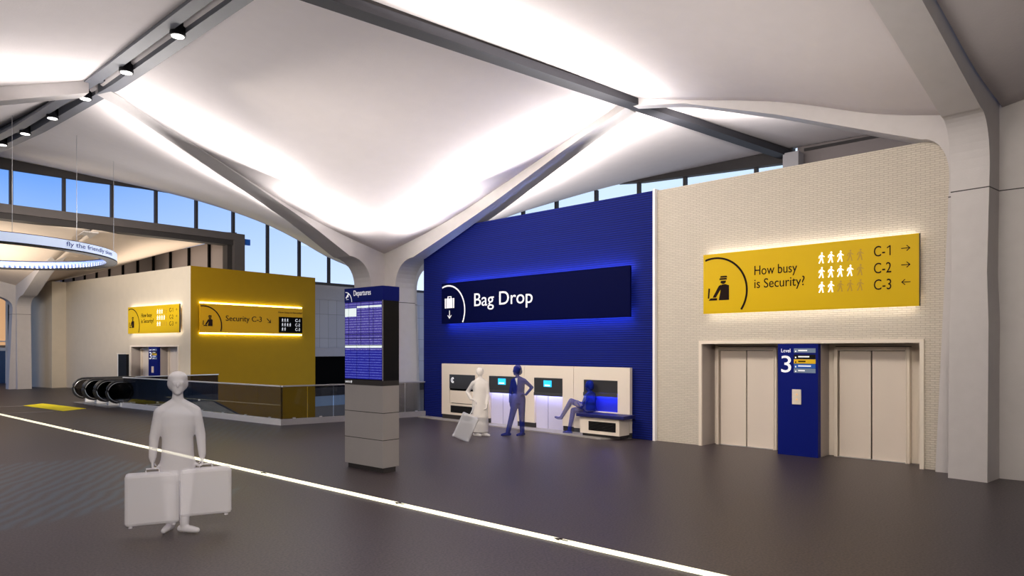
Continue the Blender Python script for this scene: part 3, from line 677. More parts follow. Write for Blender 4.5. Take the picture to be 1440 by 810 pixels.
# ------------------------------------------------------------------ elevators
def elevator_bank(fr, x0, x1, zt, where, rec=.55):
    L = x1 - x0; X = lambda k: x0 + k * L
    k = [0, .012, .0, .345, .53, .97, 1]
    t = .07
    o = Bs('trim_4%d' % (0 if where == 'near' else 1), M['cream'], None, [(x0 - t, x0, -.05, .12, 0, zt + t), (x1, x1 + t, -.05, .12, 0, zt + t), (x0, x1, -.05, .12, zt, zt + t)])
    place(o, fr); struct(o)
    KX = lambda px, o=0: x0 + (FWL.x(px, o) - xe0) / (xe1 - xe0) * L
    xa, xb = KX(1095), KX(1151.5)            # blue panel
    # recess lining
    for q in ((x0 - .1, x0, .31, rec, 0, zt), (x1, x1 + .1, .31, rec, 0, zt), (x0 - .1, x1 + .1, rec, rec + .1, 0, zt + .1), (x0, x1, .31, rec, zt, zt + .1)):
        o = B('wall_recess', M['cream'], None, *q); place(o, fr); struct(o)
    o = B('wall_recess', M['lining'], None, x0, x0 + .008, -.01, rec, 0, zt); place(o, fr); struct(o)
    p = empty('level_panel', fr.w(xa, 0, 0), fr.rz, label='navy blue Level 3 directory panel between the %s elevators' % where, cat='sign panel')
    w = xb - xa
    B('panel_body', M['navy_panel'], p, 0, w, -.04, .10, 0, zt - .01)
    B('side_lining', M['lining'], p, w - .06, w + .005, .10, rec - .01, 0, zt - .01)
    text('lettering', 'Level', M['white_ink'], p, .09 * w, .32 * w, zt - .18, zt - .105, -.04)
    text('lettering', '3', M['white_ink'], p, .09 * w, .34 * w, zt - .585, zt - .245, -.04)
    for i, (mm, zc) in enumerate((('tileg', .142), ('blackgloss', .265), ('tiley', .359), ('tileb', .45), ('tileg', .543))):
        d = B('directory_strip', M[mm], p, .41 * w, .94 * w, -.046, -.04, zt - zc - .043, zt - zc + .043)
        ink = M['ink'] if mm == 'tiley' else M['white_ink']
        ww = [.22, .27, .18, .31, .16][i]
        Bs('directory_text', ink, d, [(.44 * w, .47 * w, -.049, -.046, zt - zc - .03, zt - zc), (.52 * w, (.52 + ww) * w, -.049, -.046, zt - zc - .012, zt - zc + .014)])
    c = empty('call_button_panel', fr.w(xa + .37 * w, -.04, zt - 1.22), fr.rz, label='cream elevator call button plate on the navy panel between the %s elevators' % where, cat='call buttons')
    B('plate', M['cream'], c, 0, .225 * w, -.02, 0, 0, .30, bev=.004)
    for z in (.10, .20):
        bm = bmesh.new(); lathe(bm, [(.018, 0), (.018, .008), (.012, .01)], 14); o = mesh('button', bm, M['amber'], c); o.location = (.12 * w, -.02, z); o.rotation_euler = (PI / 2, 0, 0)
    for (a, b, lab) in ((KX(1010.5, -rec), KX(1096, -rec), 'left'), (KX(1176, -rec), min(x1 - .03, KX(1282, -rec)), 'right')):
        e = empty('elevator', fr.w(a, rec, 0), fr.rz, label='closed two-leaf %s elevator of the %s pair, %s of the navy panel' % (lab, where, lab), cat='elevator')
        wd = b - a; f = .07; hd = zt - .14
        bm = bmesh.new()
        for q in ((0, f, 0, hd + f), (wd - f, wd, 0, hd + f), (f, wd - f, hd, hd + f)): box(bm, q[0], q[1], -.14, 0, q[2], q[3], bev=.008)
        for q in ((f - .02, f, 0, hd), (wd - f, wd - f + .02, 0, hd)): box(bm, q[0], q[1], -.16, -.02, q[2], q[3])
        mesh('door_frame', bm, M['cream'], e)
        mid = wd / 2
        B('door_leaf', M['door'], e, f + .014, mid - .013, -.07, -.03, .01, hd - .01, bev=.003); B('door_leaf', M['door'], e, mid + .013, wd - f - .014, -.07, -.03, .01, hd - .01, bev=.003)
        B('door_gap', M['black'], e, f, wd - f, -.029, -.02, 0, hd)
        B('frame_shadow_gap', M['dkslot'], e, -.012, wd + .012 if lab == 'left' else wd, -.012, -.004, 0, hd + f + .012)
        B('sill_plate', M['chrome'], e, f, wd - f, -.14, -.02, 0, .01)
elevator_bank(FWL, xe0, xe1, ZE - .02 + .0, 'near')

# ------------------------------------------------------------------ bag drop counter
offp = .22
bx = [FWL.x(p, offp) for p in (621, 676, 737.5, 806.5, 886)]
ZB = 1.69
g2 = lambda px: FWL.x(px, offp)
def unit(i, label):
    r = empty('bag_drop_unit', FWL.w(bx[i], -offp, 0), FWL.rz, label=label, cat='bag drop unit'); return r, bx[i], bx[i + 1] - bx[i]
def fascia(r, w, holes, z0=.14, y1=.10):
    "front panel with rectangular openings; holes: (x0,x1,z0,z1) stacked in one column"
    xa, xb = holes[0][0], holes[0][1]
    bm = bmesh.new(); e = .006
    box(bm, e, xa, 0, y1, z0, ZB); box(bm, xb, w - e, 0, y1, z0, ZB)
    zc = z0
    for (_, _, a, b) in sorted(holes, key=lambda q: q[2]):
        if a > zc: box(bm, xa, xb, 0, y1, zc, a)
        zc = b
    box(bm, xa, xb, 0, y1, zc, ZB)
    return mesh('fascia', bm, M['cream'], r)
# unit 1
r, x0, w = unit(0, 'leftmost cream bag drop unit with tray drawer and dark grille, behind the pale figure')
a, b = g2(632) - x0, g2(668) - x0
fascia(r, w, [(a, b, 1.22, 1.37 + .0), (a, b, .36, 1.22)], z0=.16)
B('toe_kick', M['dkslot'], r, 0, w, .03, .10, .03, .16)
B('display_panel', M['screen_dk'], r, a, b, -.0, .03, .95, 1.37)
bm = bmesh.new(); arc_band(bm, a + .16, 1.20, .07, .035, PI * .35, PI * 1.65, -.006, 0, 16); arc_band(bm, a + .19, 1.20, .045, .02, PI * .4, PI * 1.6, -.006, 0, 14); mesh('printed_mark', bm, M['white_ink'], r)
B('slot', M['black'], r, a, b, .02, .06, .90, .96)
B('drawer_front', M['cream'], r, a + .02, b - .02, -.005, .03, .52, .89, bev=.006)
B('back_plate', M['dkslot'], r, a, b, .08, .10, .36, 1.37)
B('vent_frame', M['cream'], r, a, b, .0, .03, .36, .50)
gr_ = B('vent_grille', M['black'], r, a + .06, b - .06, -.006, .0, .28 - .05, .44)
Bs('grille_slats', M['screen_dk'], gr_, [(a + .07, b - .07, -.012, -.006, .245 + .022 * i, .252 + .022 * i) for i in range(9)])
# units 2, 3
for i, (p0, p1, ps0, ps1, lab) in enumerate(((688, 727, 701, 711.5, 'cream bag drop unit with lit violet doors, left of the standing navy figure'), (751.5, 791, 765, 776, 'cream bag drop unit with lit violet doors, right of the standing navy figure'))):
    r, x0, w = unit(i + 1, lab); a, b = g2(p0) - x0, g2(p1) - x0
    fascia(r, w, [(a, b, .03, 1.375)], z0=.16)
    B('toe_kick', M['dkslot'], r, 0, a, .03, .10, .03, .16); B('toe_kick', M['dkslot'], r, b, w, .03, .10, .03, .16)
    B('display_panel', M['screen_dk'], r, a, b, -.01, .06, .98, 1.37)
    sc = B('touch_screen', M['cyan'], r, g2(ps0) - x0, g2(ps1) - x0, -.018, -.01, 1.14, 1.31)
    B('screen_text', M['lite'], sc, g2(ps0) - x0 + .04, g2(ps1) - x0 - .05, -.021, -.018, 1.16, 1.20)
    B('ledge', M['tread'], r, a, b, -.03, -.005, .90, .985)
    mid = (a + b) / 2 - .06
    B('door_leaf', M['glowdoor'], r, a + .005, mid - .008, .07, .09, .03, .93); B('door_leaf', M['glowdoor'], r, mid + .008, b - .005, .07, .09, .03, .93)
    B('door_gap', M['dkslot'], r, a, b, .092, .10, .03, .95)
    B('led_strip', M['led_v'], r, a + .03, b - .03, .0, .025, .935, .955)
# unit 4
r, x0, w = unit(3, 'rightmost cream bag drop unit with blue recess behind the seated figure')
a, b = g2(821) - x0, g2(868.5) - x0
fascia(r, w, [(a, b, .60, 1.37)], z0=.14)
B('toe_kick', M['tread'], r, 0, w, .03, .10, .03, .14)
B('display_panel', M['screen_dk'], r, a, b, 0, .03, 1.06, 1.37)
B('ledge', M['tread'], r, a, b, -.03, -.005, .97, 1.06)
B('back_plate', M['bluerecess'], r, a, b, .085, .10, .58, 1.06)
B('led_strip', M['led_b'], r, a + .03, b - .03, .0, .02, 1.01, 1.03)
bo = offp + .5; g3 = lambda px: FWL.x(px, bo)
r = empty('bench', FWL.w(g3(812), -offp - .42, 0), FWL.rz, label='navy bench slab on a cream base with black vent, carrying the seated figure', cat='bench')
wb_ = g3(873) - g3(812)
B('seat', M['cushion'], r, -.05, wb_ + .08, -.08, .415, .50, .58, bev=.012)
B('base', M['cream'], r, .02, wb_ - .1, 0, .41, .10, .50)
B('toe_kick', M['dkslot'], r, .05, wb_ - .13, .06, .40, .02, .10)
vv = B('vent_grille', M['black'], r, .28, wb_ - .2, -.006, .0, .18, .40)
Bs('grille_slats', M['screen_dk'], vv, [(.29, wb_ - .21, -.012, -.006, .20 + .022 * i, .206 + .022 * i) for i in range(9)])
bm = bmesh.new(); xa, xc = FWL.x(600, .1), FWL.x(886, .1)
pts = [(xa, -.10), (xc + .05, -.10), (xc - .35, -.78), (xa, -.45)]
lo = [bm.verts.new((x, y, .0)) for x, y in pts]; hi = [bm.verts.new((x, y, .03)) for x, y in pts]; bm.faces.new(lo); bm.faces.new(hi)
for i in range(4): bm.faces.new((lo[i], lo[(i + 1) % 4], hi[(i + 1) % 4], hi[i]))
o = mesh('floor_plinth', bm, mat('plinth_metal', (.33, .31, .29, 1), .4)); place(o, FWL); tag(o, 'low pale metal floor plate along the foot of the bag drop units', 'floor plate')

# ------------------------------------------------------------------ departures totem
KF = Fr(F(485, 656.6), F(538.5, 666.2)); Wk = KF.L
k_ = empty('departures_totem', KF.o, KF.rz, label='free-standing departures totem with navy header, flight screens and grey base', cat='information totem')
dk = .36
zt = KF.z(538.5, 401.5)
zh = KF.z(538.5, 421.8); zs0 = KF.z(538.5, 535.8); zg = KF.z(538.5, 543)
B('plinth', M['steel_dk'], k_, .06, Wk - .02, .03, dk - .06, 0, .09)
B('base_cladding', M['kiosk'], k_, 0, Wk, 0, dk, .09, zg)
Bs('seam_lines', M['dkslot'], k_, [(-.001, Wk + .001, -.001, dk + .001, z, z + .012) for z in (KF.z(538.5, 620.4), KF.z(538.5, 582))])
B('band', M['steel_dk'], k_, -.0, Wk, -.002, dk, zg, zs0)
text('lettering', 'UNITED', M['white_ink'], k_, .02, .16, zs0 - .055, zs0 - .022, -.002, .003)
bm = bmesh.new(); prism(bm, [(.175, zs0 - .06), (.205, zs0 - .06), (.215, zs0 - .02), (.185, zs0 - .015)], -.005, -.002); mesh('emblem', bm, M['white_ink'], k_)
B('screen_housing', M['blackgloss'], k_, 0, Wk, 0, dk, zs0, zh)
B('side_trim', M['chrome'], k_, Wk - .012, Wk + .002, -.004, .004, zs0, zh)
B('header', M['navy_panel'], k_, -.004, Wk + .004, -.006, dk + .004, zh, zt)
text('lettering', 'Departures', M['white_ink'], k_, .25 * Wk, .70 * Wk, zh + .075, zt - .045, -.006, .003)
bm = bmesh.new(); arc_band(bm, .03, zh + .0, .19 * (zt - zh) / .26, .014, 0, PI / 2, -.010, -.006, 18)
ph = zh + .11; prism(bm, [(.03, ph - .03), (.06, ph - .045), (.14, ph + .04), (.11, ph + .05)], -.010, -.006); prism(bm, [(.07, ph - .01), (.12, ph - .02), (.10, ph + .03)], -.010, -.006); box(bm, .05, .12, -.010, -.006, ph - .065, ph - .057)
mesh('plane_symbol', bm, M['white_ink'], k_)
zm = KF.z(511, 485.5)
cw = (Wk - .04) / 3
for c in range(3):
    a = .01 + c * (cw + .005)
    B('flight_screen', M['scr_a'], k_, a + .006, a + cw - .006, -.008, 0, zm + .005, zh - .01)
    B('flight_screen', M['scr_b'], k_, a + .006, a + cw - .006, -.008, 0, zs0 + .02, zm - .085)
    B('title_bar', M['lite'], k_, a + .008, a + cw - .008, -.010, 0, zm - .045, zm - .005)
    if c: B('title_bar', M['lite'], k_, a + .008, a + cw - .008, -.010, -.004, zh - .115, zh - .08)
    else: B('notice_box', M['lite'], k_, a + .008, a + cw - .008, -.010, -.004, zh - .26, zh - .115)
    B('flight_screen', M['scr_a'], k_, a + .006, a + cw - .006, -.007, 0, zm - .085, zm - .045)
Bs('screen_bezels', M['navy_sign'], k_, [(.01, Wk - .02, -.012, -.006, z, z + .01) for z in (zm + .12, zm + .19)] + [(.01 + c * (cw + .005) + cw * .33, .01 + c * (cw + .005) + cw * .33 + .005, -.0115, -.006, zm, zh - .01) for c in range(3)])

# ------------------------------------------------------------------ left volumes
K = D(268, 30.6); KL = D(91, 38.3); KR = D(443.3, 35.9)
ZL = 5.8
FY = Fr(K, KR)        # yellow face
FB = Fr(KL, K)        # beige face
o = B('wall_yellow', M['yellow'], None, .0, FY.L, 0, .3, -4.5, ZL + .01); place(o, FY); struct(o)
o = B('wall_yellow.001', M['yellow'], None, FY.L - .3, FY.L, .3, 2.2, -4.5, ZL); place(o, FY); struct(o)
ex0, ex1 = FB.x(185), FB.x(251)
bm = bmesh.new(); box(bm, 0, ex0, 0, .3, 0, ZL); box(bm, ex1, FB.L + .0, 0, .3, 0, ZL); box(bm, ex0, ex1, 0, .3, 2.25, ZL)
o = mesh('wall_left', bm, M['beige_plain']); place(o, FB); struct(o)
# pier
PA, PB = D(40, 39.2), D(73, 37.6)
FP = Fr(PA, PB)
o = B('wall_pier', M['beige_plain'], None, 0, FP.L, 0, 1.4, 0, ZL); place(o, FP); struct(o)
elevator_bank(FB, ex0, ex1, 2.23, 'far', rec=.5)
o_ = .15
sx0, sx1 = FB.x(180, o_), FB.x(252, o_)
sz1 = (FB.z(180, 432, o_) + FB.z(252, 427.3, o_)) / 2; sz0 = (FB.z(180, 469.5, o_) + FB.z(252, 467.5, o_)) / 2
security_sign(FB, sx0, sx1, sz0, sz1, o_, 'small far yellow How busy is Security sign above the distant elevators on the left')
# Security C-3 sign
o_ = .12
sx0, sx1 = FY.x(281, o_), FY.x(425.5, o_)
sz1 = (FY.z(281, 427.5, o_) + FY.z(425, 433.5, o_)) / 2; sz0 = (FY.z(281, 468, o_) + FY.z(425, 469, o_)) / 2
s = empty('wayfinding_sign', FY.w(sx0, -o_, sz0), FY.rz, label='amber Security C-3 sign with a black display on the yellow wall', cat='sign')
W, H = sx1 - sx0, sz1 - sz0
q = lambda px: FY.x(px, o_) - sx0
B('sign_panel', M['ysign_dk'], s, 0, W, 0, .04, 0, H)
bm = bmesh.new(); cxa = q(286); Ra = q(311.5) - cxa; arc_band(bm, cxa, .92 * H - Ra, Ra, .04 * H, -.6, PI, -.01, 0, 50, clipx=.01, clipz=.01); mesh('circle_arc', bm, M['ink'], s)
bm = bmesh.new(); officer_icon(bm, q(285), .22 * H, .38 * H, -.01, 0); mesh('guard_symbol', bm, M['ink'], s)
text('lettering', 'Security C-3', M['ink'], s, q(317.5), q(368), .36 * H, .62 * H, 0, .01)
bm = bmesh.new(); arrow_icon(bm, q(378), .48 * H, .24 * H, -PI / 4, -.01, 0, .11); mesh('arrow_symbol', bm, M['ink'], s)
text('lettering', 'How busy is Security?', M['ink'], s, q(391.5), q(425), .77 * H, .86 * H, 0, .01)
d = B('display_panel', M['black'], s, q(392), q(425), -.015, 0, .04 * H, .65 * H)
bm = bmesh.new()
for r_, nn in enumerate((3, 4, 2)):
    for c in range(nn): figure_icon(bm, q(397 + 3.6 * c), (.53 - .175 * r_) * H, .13 * H, -.022, -.015)
mesh('person_symbols', bm, M['white_ink'], d)
for r_, t in enumerate(('C-1', 'C-2', 'C-3')): text('display_text', t, M['white_ink'], d, q(415), q(421.5), (.47 - .175 * r_) * H, (.585 - .175 * r_) * H, -.015, .007)
for z in (H + .015, -.075): B('led_strip', M['led_y'], s, .02, W - .02, .03, .07, z, z + .06)
# black totem by the far elevators
p = FB.w(FB.x(165.5, 1.0), -1.0, 0)
t = empty('standing_board', p, FB.rz, label='tall black board with a white edge standing left of the far elevators', cat='board')
wt = FB.x(177.5, 1.0) - FB.x(165.5, 1.0)
B('board', M['blackgloss'], t, .05, wt, 0, .12, .03, 1.88); B('edge_strip', M['white'], t, 0, .05, -.01, .13, .03, 1.9); B('top_cap', M['cream'], t, -.06, wt, -.02, .13, 1.88, 1.93); B('foot', M['steel_dk'], t, -.05, wt + .05, -.1, .25, 0, .03)
# far left end of the hall beyond
o = B('wall_far', M['beige_plain'], None, -12, 18, 63, 63.3, 0, 9); struct(o)
fl = Fr(D(-60, 44), D(16, 42.6))
wfl = empty('window_40', fl.o, fl.rz); struct(wfl)
B('glass_pane', M['amber'], wfl, 0, fl.L - .45, .05, .1, 2.35, 5.3)
B('glass_pane', mat('dusk_blue', (.03, .06, .12, 1), .2), wfl, 0, fl.L - .5, .05, .1, 0, 2.0)
Bs('frame', M['cream'], wfl, [(0, fl.L, 0, .08, 2.0, 2.2), (fl.L - .5, fl.L, 0, .12, 0, 5.3), (0, fl.L - .5, 0, .08, 2.55, 2.62)])
B('sash', M['steel_dk'], wfl, 0, fl.L - .3, -.05, .0, 5.3, 6.6)
B('mullion', M['dkslot'], wfl, fl.L - .25, fl.L - .2, -.04, .0, 0, 5.3)

# ------------------------------------------------------------------ glass railings
def railing(label, P, Q, n, gm, hr, curb, zc=.17, hh=1.07, rail=.05, inset=0):
    f = Fr(P, Q); r = empty('glass_railing', f.o, f.rz, label=label, cat='railing')
    L = f.L; w = L / n
    for i in range(n): B('glass_panel', gm, r, i * w + .012, (i + 1) * w - .012, .05, .065, zc - .05, hh)
    bm = bmesh.new(); box(bm, 0, L, .02, .02 + rail, hh, hh + .04, bev=.008); mesh('handrail', bm, hr, r)
    if curb: B('curb', curb, r, 0, L, 0, .14, 0, zc)
    Bs('clamp', M['chrome'], r, [((i + .5) * w - .04, (i + .5) * w + .04, .03, .085, zc - .02, zc + .03) for i in range(n)])
    return r
RA0 = F(165, 572); RA0 = P_a + (RA0 - P_a) * min(1, (27.5 - P_a.y) / (RA0.y - P_a.y))
railing('glass railing with a bright white curb and rail between the escalators and the corner', RA0, P_a, 8, M['glass_r'], M['white'], M['white'])
railing('glass railing with a grey curb from the white-curbed corner to the blue wall', P_a, P_a + (Pr - P_a) * 1.02, 6, M['glass_r'], M['grey'], M['grey'])
# ------------------------------------------------------------------ escalators
def escalator(y0, y1, label):
    x0 = 8.95; r = empty('escalator', (x0, y0, 0), label=label, cat='escalator', group='escalators going down beside the yellow wall')
    w = y1 - y0; sl = math.tan(math.radians(30)); xf = 2.3; xe = xf + 4.5 / sl
    R = .40; cz = .55
    for yy, sgn in ((.06, 1), (w - .06, -1)):
        path = [(R + R * math.cos(t), cz + R * math.sin(t)) for t in [PI * (1.45 - .95 * k / 12) for k in range(13)]]
        path = [(R + .15, .17)] + path + [(xf - .2, cz + R), (xf + .15, cz + R - .06), (xe, cz + R - 4.5 + .0)]
        bot = [(R + .15, .12), (xf, .12), (xe, .12 - 4.5)]
        bm = bmesh.new(); prism(bm, path + bot[::-1][:-1], yy - .006, yy + .006); mesh('balustrade_glass', bm, M['glass_d'], r)
        bm = bmesh.new(); tube(bm, [(a, yy, b) for a, b in path], .036, 8); mesh('handrail', bm, M['rubber'], r, smooth=True)
        bm = bmesh.new(); tube(bm, [(a + (.045 if a < R else 0), yy - .0, b - .045 if b > .5 else b + .03) for a, b in path[1:]], .012, 6); mesh('handrail_guide', bm, M['chrome'], r)
        bm = bmesh.new(); prism(bm, [(.45, 0), (.45, .15), (xf, .15), (xe, -4.35), (xe, -4.7), (xf, -.25), (xf, 0)], yy - .06, yy + .06); mesh('skirt', bm, M['white'], r)
    B('landing_plate', M['chrome'], r, .0, 1.2, .12, w - .12, -.02, .012)
    bm = bmesh.new(); x = 1.2; z = 0
    for k in range(30):
        if k > 2: z -= .22
        box(bm, x, x + .40, .13, w - .13, z - .25, z); x += .40 if k <= 2 else .381
        if z < -4.3: break
    mesh('steps', bm, M['tread'], r)
    return r
ye = [31.6, 30.3, 29.0, 27.7]
escalator(ye[1] + .02, ye[0], 'escalator furthest from the viewer, leftmost black loop handrail'); escalator(ye[2] + .02, ye[1] - .02, 'middle escalator of the three'); escalator(ye[3], ye[2] - .02, 'nearest escalator, right beside the white-curbed glass railing')
pass
railing('dark glass screen running beside the nearest escalator in front of the elevators', Vector((9.85, 27.48, 0)), Vector((13.0, 27.5, 0)), 2, M['glass_d'], M['chrome'], None, zc=.1, hh=1.08)

# ------------------------------------------------------------------ ring chandelier
hz = 2.85
RC = CAM + FW * (7.4 * hz) + RT * (-5.83 * hz); RR = 1.40 * hz
RC.z = CH + hz
ring = empty('ring_chandelier', RC, 0, label='large glowing pale blue ring light with lettering hanging on thin wires at the left', cat='chandelier')
def ringband(name, r0, r1, z0, z1, m, n=120):
    bm = bmesh.new(); V = []
    for k in range(n):
        c, s_ = math.cos(2 * PI * k / n), math.sin(2 * PI * k / n)
        V.append([bm.verts.new((r * c, r * s_, z)) for r, z in ((r0, z0), (r1, z0), (r1, z1), (r0, z1))])
    for k in range(n):
        a, b = V[k], V[(k + 1) % n]
        for i in range(4): bm.faces.new((a[i], a[(i + 1) % 4], b[(i + 1) % 4], b[i]))
    return mesh(name, bm, m, ring, smooth=False)
ringband('outer_face', RR - .03, RR, .02, .27, M['ring_out'])
ringband('bottom_trim', RR - .30, RR + .01, -.02, .02, M['blackgloss'])
ringband('inner_face', RR - .12, RR - .09, .02, .285, M['ring_in'])
bm = bmesh.new(); nT = 150
for k in range(nT):
    t = 2 * PI * k / nT; d = Vector((math.cos(t), math.sin(t), 0)); e = Vector((-d.y, d.x, 0)); wdt = RR * PI / nT * .62
    for r, zb_, zt_ in ((RR - .27, .02, .15),):
        vs = [bm.verts.new(d * (r + a) + e * b + Vector((0, 0, z))) for z in (zb_, zt_) for a, b in ((0, -wdt), (.10, -wdt * .2), (.10, wdt), (0, wdt * .2))]
        bm.faces.new(vs[:4]); bm.faces.new(vs[4:])
        for i in range(4): bm.faces.new((vs[i], vs[(i + 1) % 4], vs[4 + (i + 1) % 4], vs[4 + i]))
mesh('inner_fins', bm, M['ring_tooth'], ring)
ringband('top_trim', RR - .16, RR - .02, .27, .29, M['steel_dk'])
# curved lettering on the outer face
me = textmesh('fly the friendly skies'); bm = bmesh.new(); bm.from_mesh(me); bpy.data.meshes.remove(me)
xs = [v.co.x for v in bm.verts]; x_a, x_b = min(xs), max(xs); ys = [v.co.y for v in bm.verts]; y_a, y_b = min(ys), max(ys)
def ang_px(px):
    d = (FW + RT * ((px - 720) / FPX)); o2 = CAM.xy - RC.xy; a = d.xy.dot(d.xy); b = 2 * o2.dot(d.xy); c = o2.dot(o2) - RR * RR
    t = (-b - math.sqrt(max(0, b * b - 4 * a * c))) / (2 * a); p = CAM.xy + d.xy * t - RC.xy; return math.atan2(p.y, p.x)
t0, t1 = ang_px(93), ang_px(157)
for v in bm.verts:
    t = t0 + (v.co.x - x_a) / (x_b - x_a) * (t1 - t0); v.co = Vector(((RR + .012) * math.cos(t), (RR + .012) * math.sin(t), .06 + (v.co.y - y_a) / (y_b - y_a) * .17))
mesh('lettering', bm, M['skyink'], ring)
for t in (ang_px(173), ang_px(112), ang_px(19), 1.2, 2.0, 2.9):
    bm = bmesh.new(); tube(bm, [((RR - .1) * math.cos(t), (RR - .1) * math.sin(t), .28), ((RR - .1) * math.cos(t), (RR - .1) * math.sin(t), 3.75)], .007, 5); mesh('hanging_wire', bm, M['chrome'], ring)

# ------------------------------------------------------------------ people and luggage
def capsule(bm, a, ra, b, rb, n=12):
    a, b = Vector(a), Vector(b); d = b - a; L = d.length or 1e-6; d = d / L
    up = Vector((0, 0, 1)) if abs(d.z) < .9 else Vector((1, 0, 0)); s = d.cross(up).normalized(); q = s.cross(d)
    prof = [(-ra * math.cos(t), ra * math.sin(t)) for t in (.35, .8, 1.25)] + [(0, ra), (L, rb)] + [(L + rb * math.cos(t), rb * math.sin(t)) for t in (1.25, .8, .35)]
    rg = [[bm.verts.new(a + d * x + s * r * math.cos(2 * PI * k / n) + q * r * math.sin(2 * PI * k / n)) for k in range(n)] for x, r in prof]
    for A_, B_ in zip(rg, rg[1:]):
        for k in range(n): bm.faces.new((A_[k], A_[(k + 1) % n], B_[(k + 1) % n], B_[k]))
    bm.faces.new(rg[0][::-1]); bm.faces.new(rg[-1])
def ell(bm, c, r, rot=(0, 0, 0)):
    v = bmesh.ops.create_icosphere(bm, subdivisions=3, radius=1)['verts']
    m = Matrix.Translation(c) @ (Matrix.Rotation(rot[2], 4, 'Z') @ Matrix.Rotation(rot[1], 4, 'Y') @ Matrix.Rotation(rot[0], 4, 'X')) @ Matrix.Diagonal((*r, 1))
    bmesh.ops.transform(bm, matrix=m, verts=v)
def tbox(bm, c, r, rot=(0, 0, 0), bev=.02):
    b2_ = bmesh.new(); box(b2_, -r[0], r[0], -r[1], r[1], -r[2], r[2], bev=bev)
    m = Matrix.Translation(c) @ (Matrix.Rotation(rot[2], 4, 'Z') @ Matrix.Rotation(rot[1], 4, 'Y') @ Matrix.Rotation(rot[0], 4, 'X')); bmesh.ops.transform(b2_, matrix=m, verts=b2_.verts[:])
    me = bpy.data.meshes.new('x'); b2_.to_mesh(me); b2_.free(); bm.from_mesh(me); bpy.data.meshes.remove(me)
def fuse(name, bm, m, parent, vox=.010, it=16):
    bmesh.ops.recalc_face_normals(bm, faces=bm.faces[:])
    me = bpy.data.meshes.new(name); bm.to_mesh(me); bm.free()
    ob = bpy.data.objects.new(name, me); COL.objects.link(ob)
    r = ob.modifiers.new('r', 'REMESH'); r.mode = 'VOXEL'; r.voxel_size = vox
    s_ = ob.modifiers.new('s', 'SMOOTH'); s_.factor = .5; s_.iterations = it
    dg = bpy.context.evaluated_depsgraph_get(); dg.update(); me2 = bpy.data.meshes.new_from_object(ob.evaluated_get(dg))
    bpy.data.objects.remove(ob); bpy.data.meshes.remove(me); me2.name = name; me2.materials.clear(); me2.materials.append(m)
    for p in me2.polygons: p.use_smooth = True
    o = bpy.data.objects.new(name, me2); COL.objects.link(o); o.parent = parent; return o
def loft(bm, rows, n=28):
    "elliptical cross-sections (z, cx, cy, rx, ry) joined into one closed trunk"
    R = [[bm.verts.new((cx + rx * math.cos(2 * PI * k / n), cy + ry * math.sin(2 * PI * k / n), z)) for k in range(n)] for z, cx, cy, rx, ry in rows]
    for A_, B_ in zip(R, R[1:]):
        for k in range(n): bm.faces.new((A_[k], A_[(k + 1) % n], B_[(k + 1) % n], B_[k]))
    bm.faces.new(R[0][::-1]); bm.faces.new(R[-1])
def head(bm, c, s, yaw=0, hair=True):
    "head with face; looks towards -y at yaw 0, yaw turns it about z; c centre, s head height"
    c = Vector(c); R = Matrix.Rotation(yaw, 3, 'Z'); P = lambda x, y, z: c + R @ Vector((x * s, y * s, z * s))
    ell(bm, P(0, .03, .06), (.33 * s, .41 * s, .43 * s), (0, 0, yaw)); ell(bm, P(0, -.06, -.17), (.25 * s, .30 * s, .32 * s), (0, 0, yaw))
    ell(bm, P(0, -.25, -.38), (.12 * s, .11 * s, .10 * s), (0, 0, yaw))                       # chin
    capsule(bm, P(0, -.35, .05), .035 * s, P(0, -.45, -.10), .055 * s)                       # nose
    capsule(bm, P(-.07, -.33, -.22), .035 * s, P(.07, -.33, -.22), .035 * s)                 # mouth
    for k in (-1, 1):
        ell(bm, P(.345 * k, .04, -.02), (.04 * s, .08 * s, .12 * s), (0, 0, yaw)); ell(bm, P(.13 * k, -.33, .0), (.06 * s, .045 * s, .035 * s), (0, 0, yaw)); capsule(bm, P(.07 * k, -.365, .075), .028 * s, P(.20 * k, -.33, .07), .028 * s)
def hand(bm, wr, dv, curl, nrm, s=1.0, thumb=1):
    "palm from the wrist along dv, fingers curling towards nrm"
    wr, d, n_ = Vector(wr), Vector(dv).normalized(), Vector(nrm).normalized(); sd = d.cross(n_).normalized()
    for k in range(4): capsule(bm, wr + sd * (.018 * (k - 1.5)) * s * .6, .017 * s, wr + d * .085 * s + sd * (.021 * (k - 1.5)) * s, .013 * s, 8)
    for k, L in enumerate((.036, .042, .039, .030)):
        p = wr + d * .088 * s + sd * (.021 * (k - 1.5)) * s; a = 0
        for seg in range(3):
            a += curl; q_ = p + (d * math.cos(a) + n_ * math.sin(a)) * L * s * (1 - .18 * seg); capsule(bm, p, .0098 * s, q_, .0088 * s, 8); p = q_
    t = wr + d * .03 * s + sd * .034 * s * thumb; t2 = t + (d * .6 + sd * .6 * thumb + n_ * .35).normalized() * .04 * s; t3 = t2 + (d * .7 + n_ * .6).normalized() * .032 * s
    capsule(bm, t, .014 * s, t2, .012 * s, 8); capsule(bm, t2, .012 * s, t3, .010 * s, 8)
def limb(bm, *pr):
    for (a, ra), (b, rb) in zip(pr, pr[1:]): capsule(bm, a, ra, b, rb)
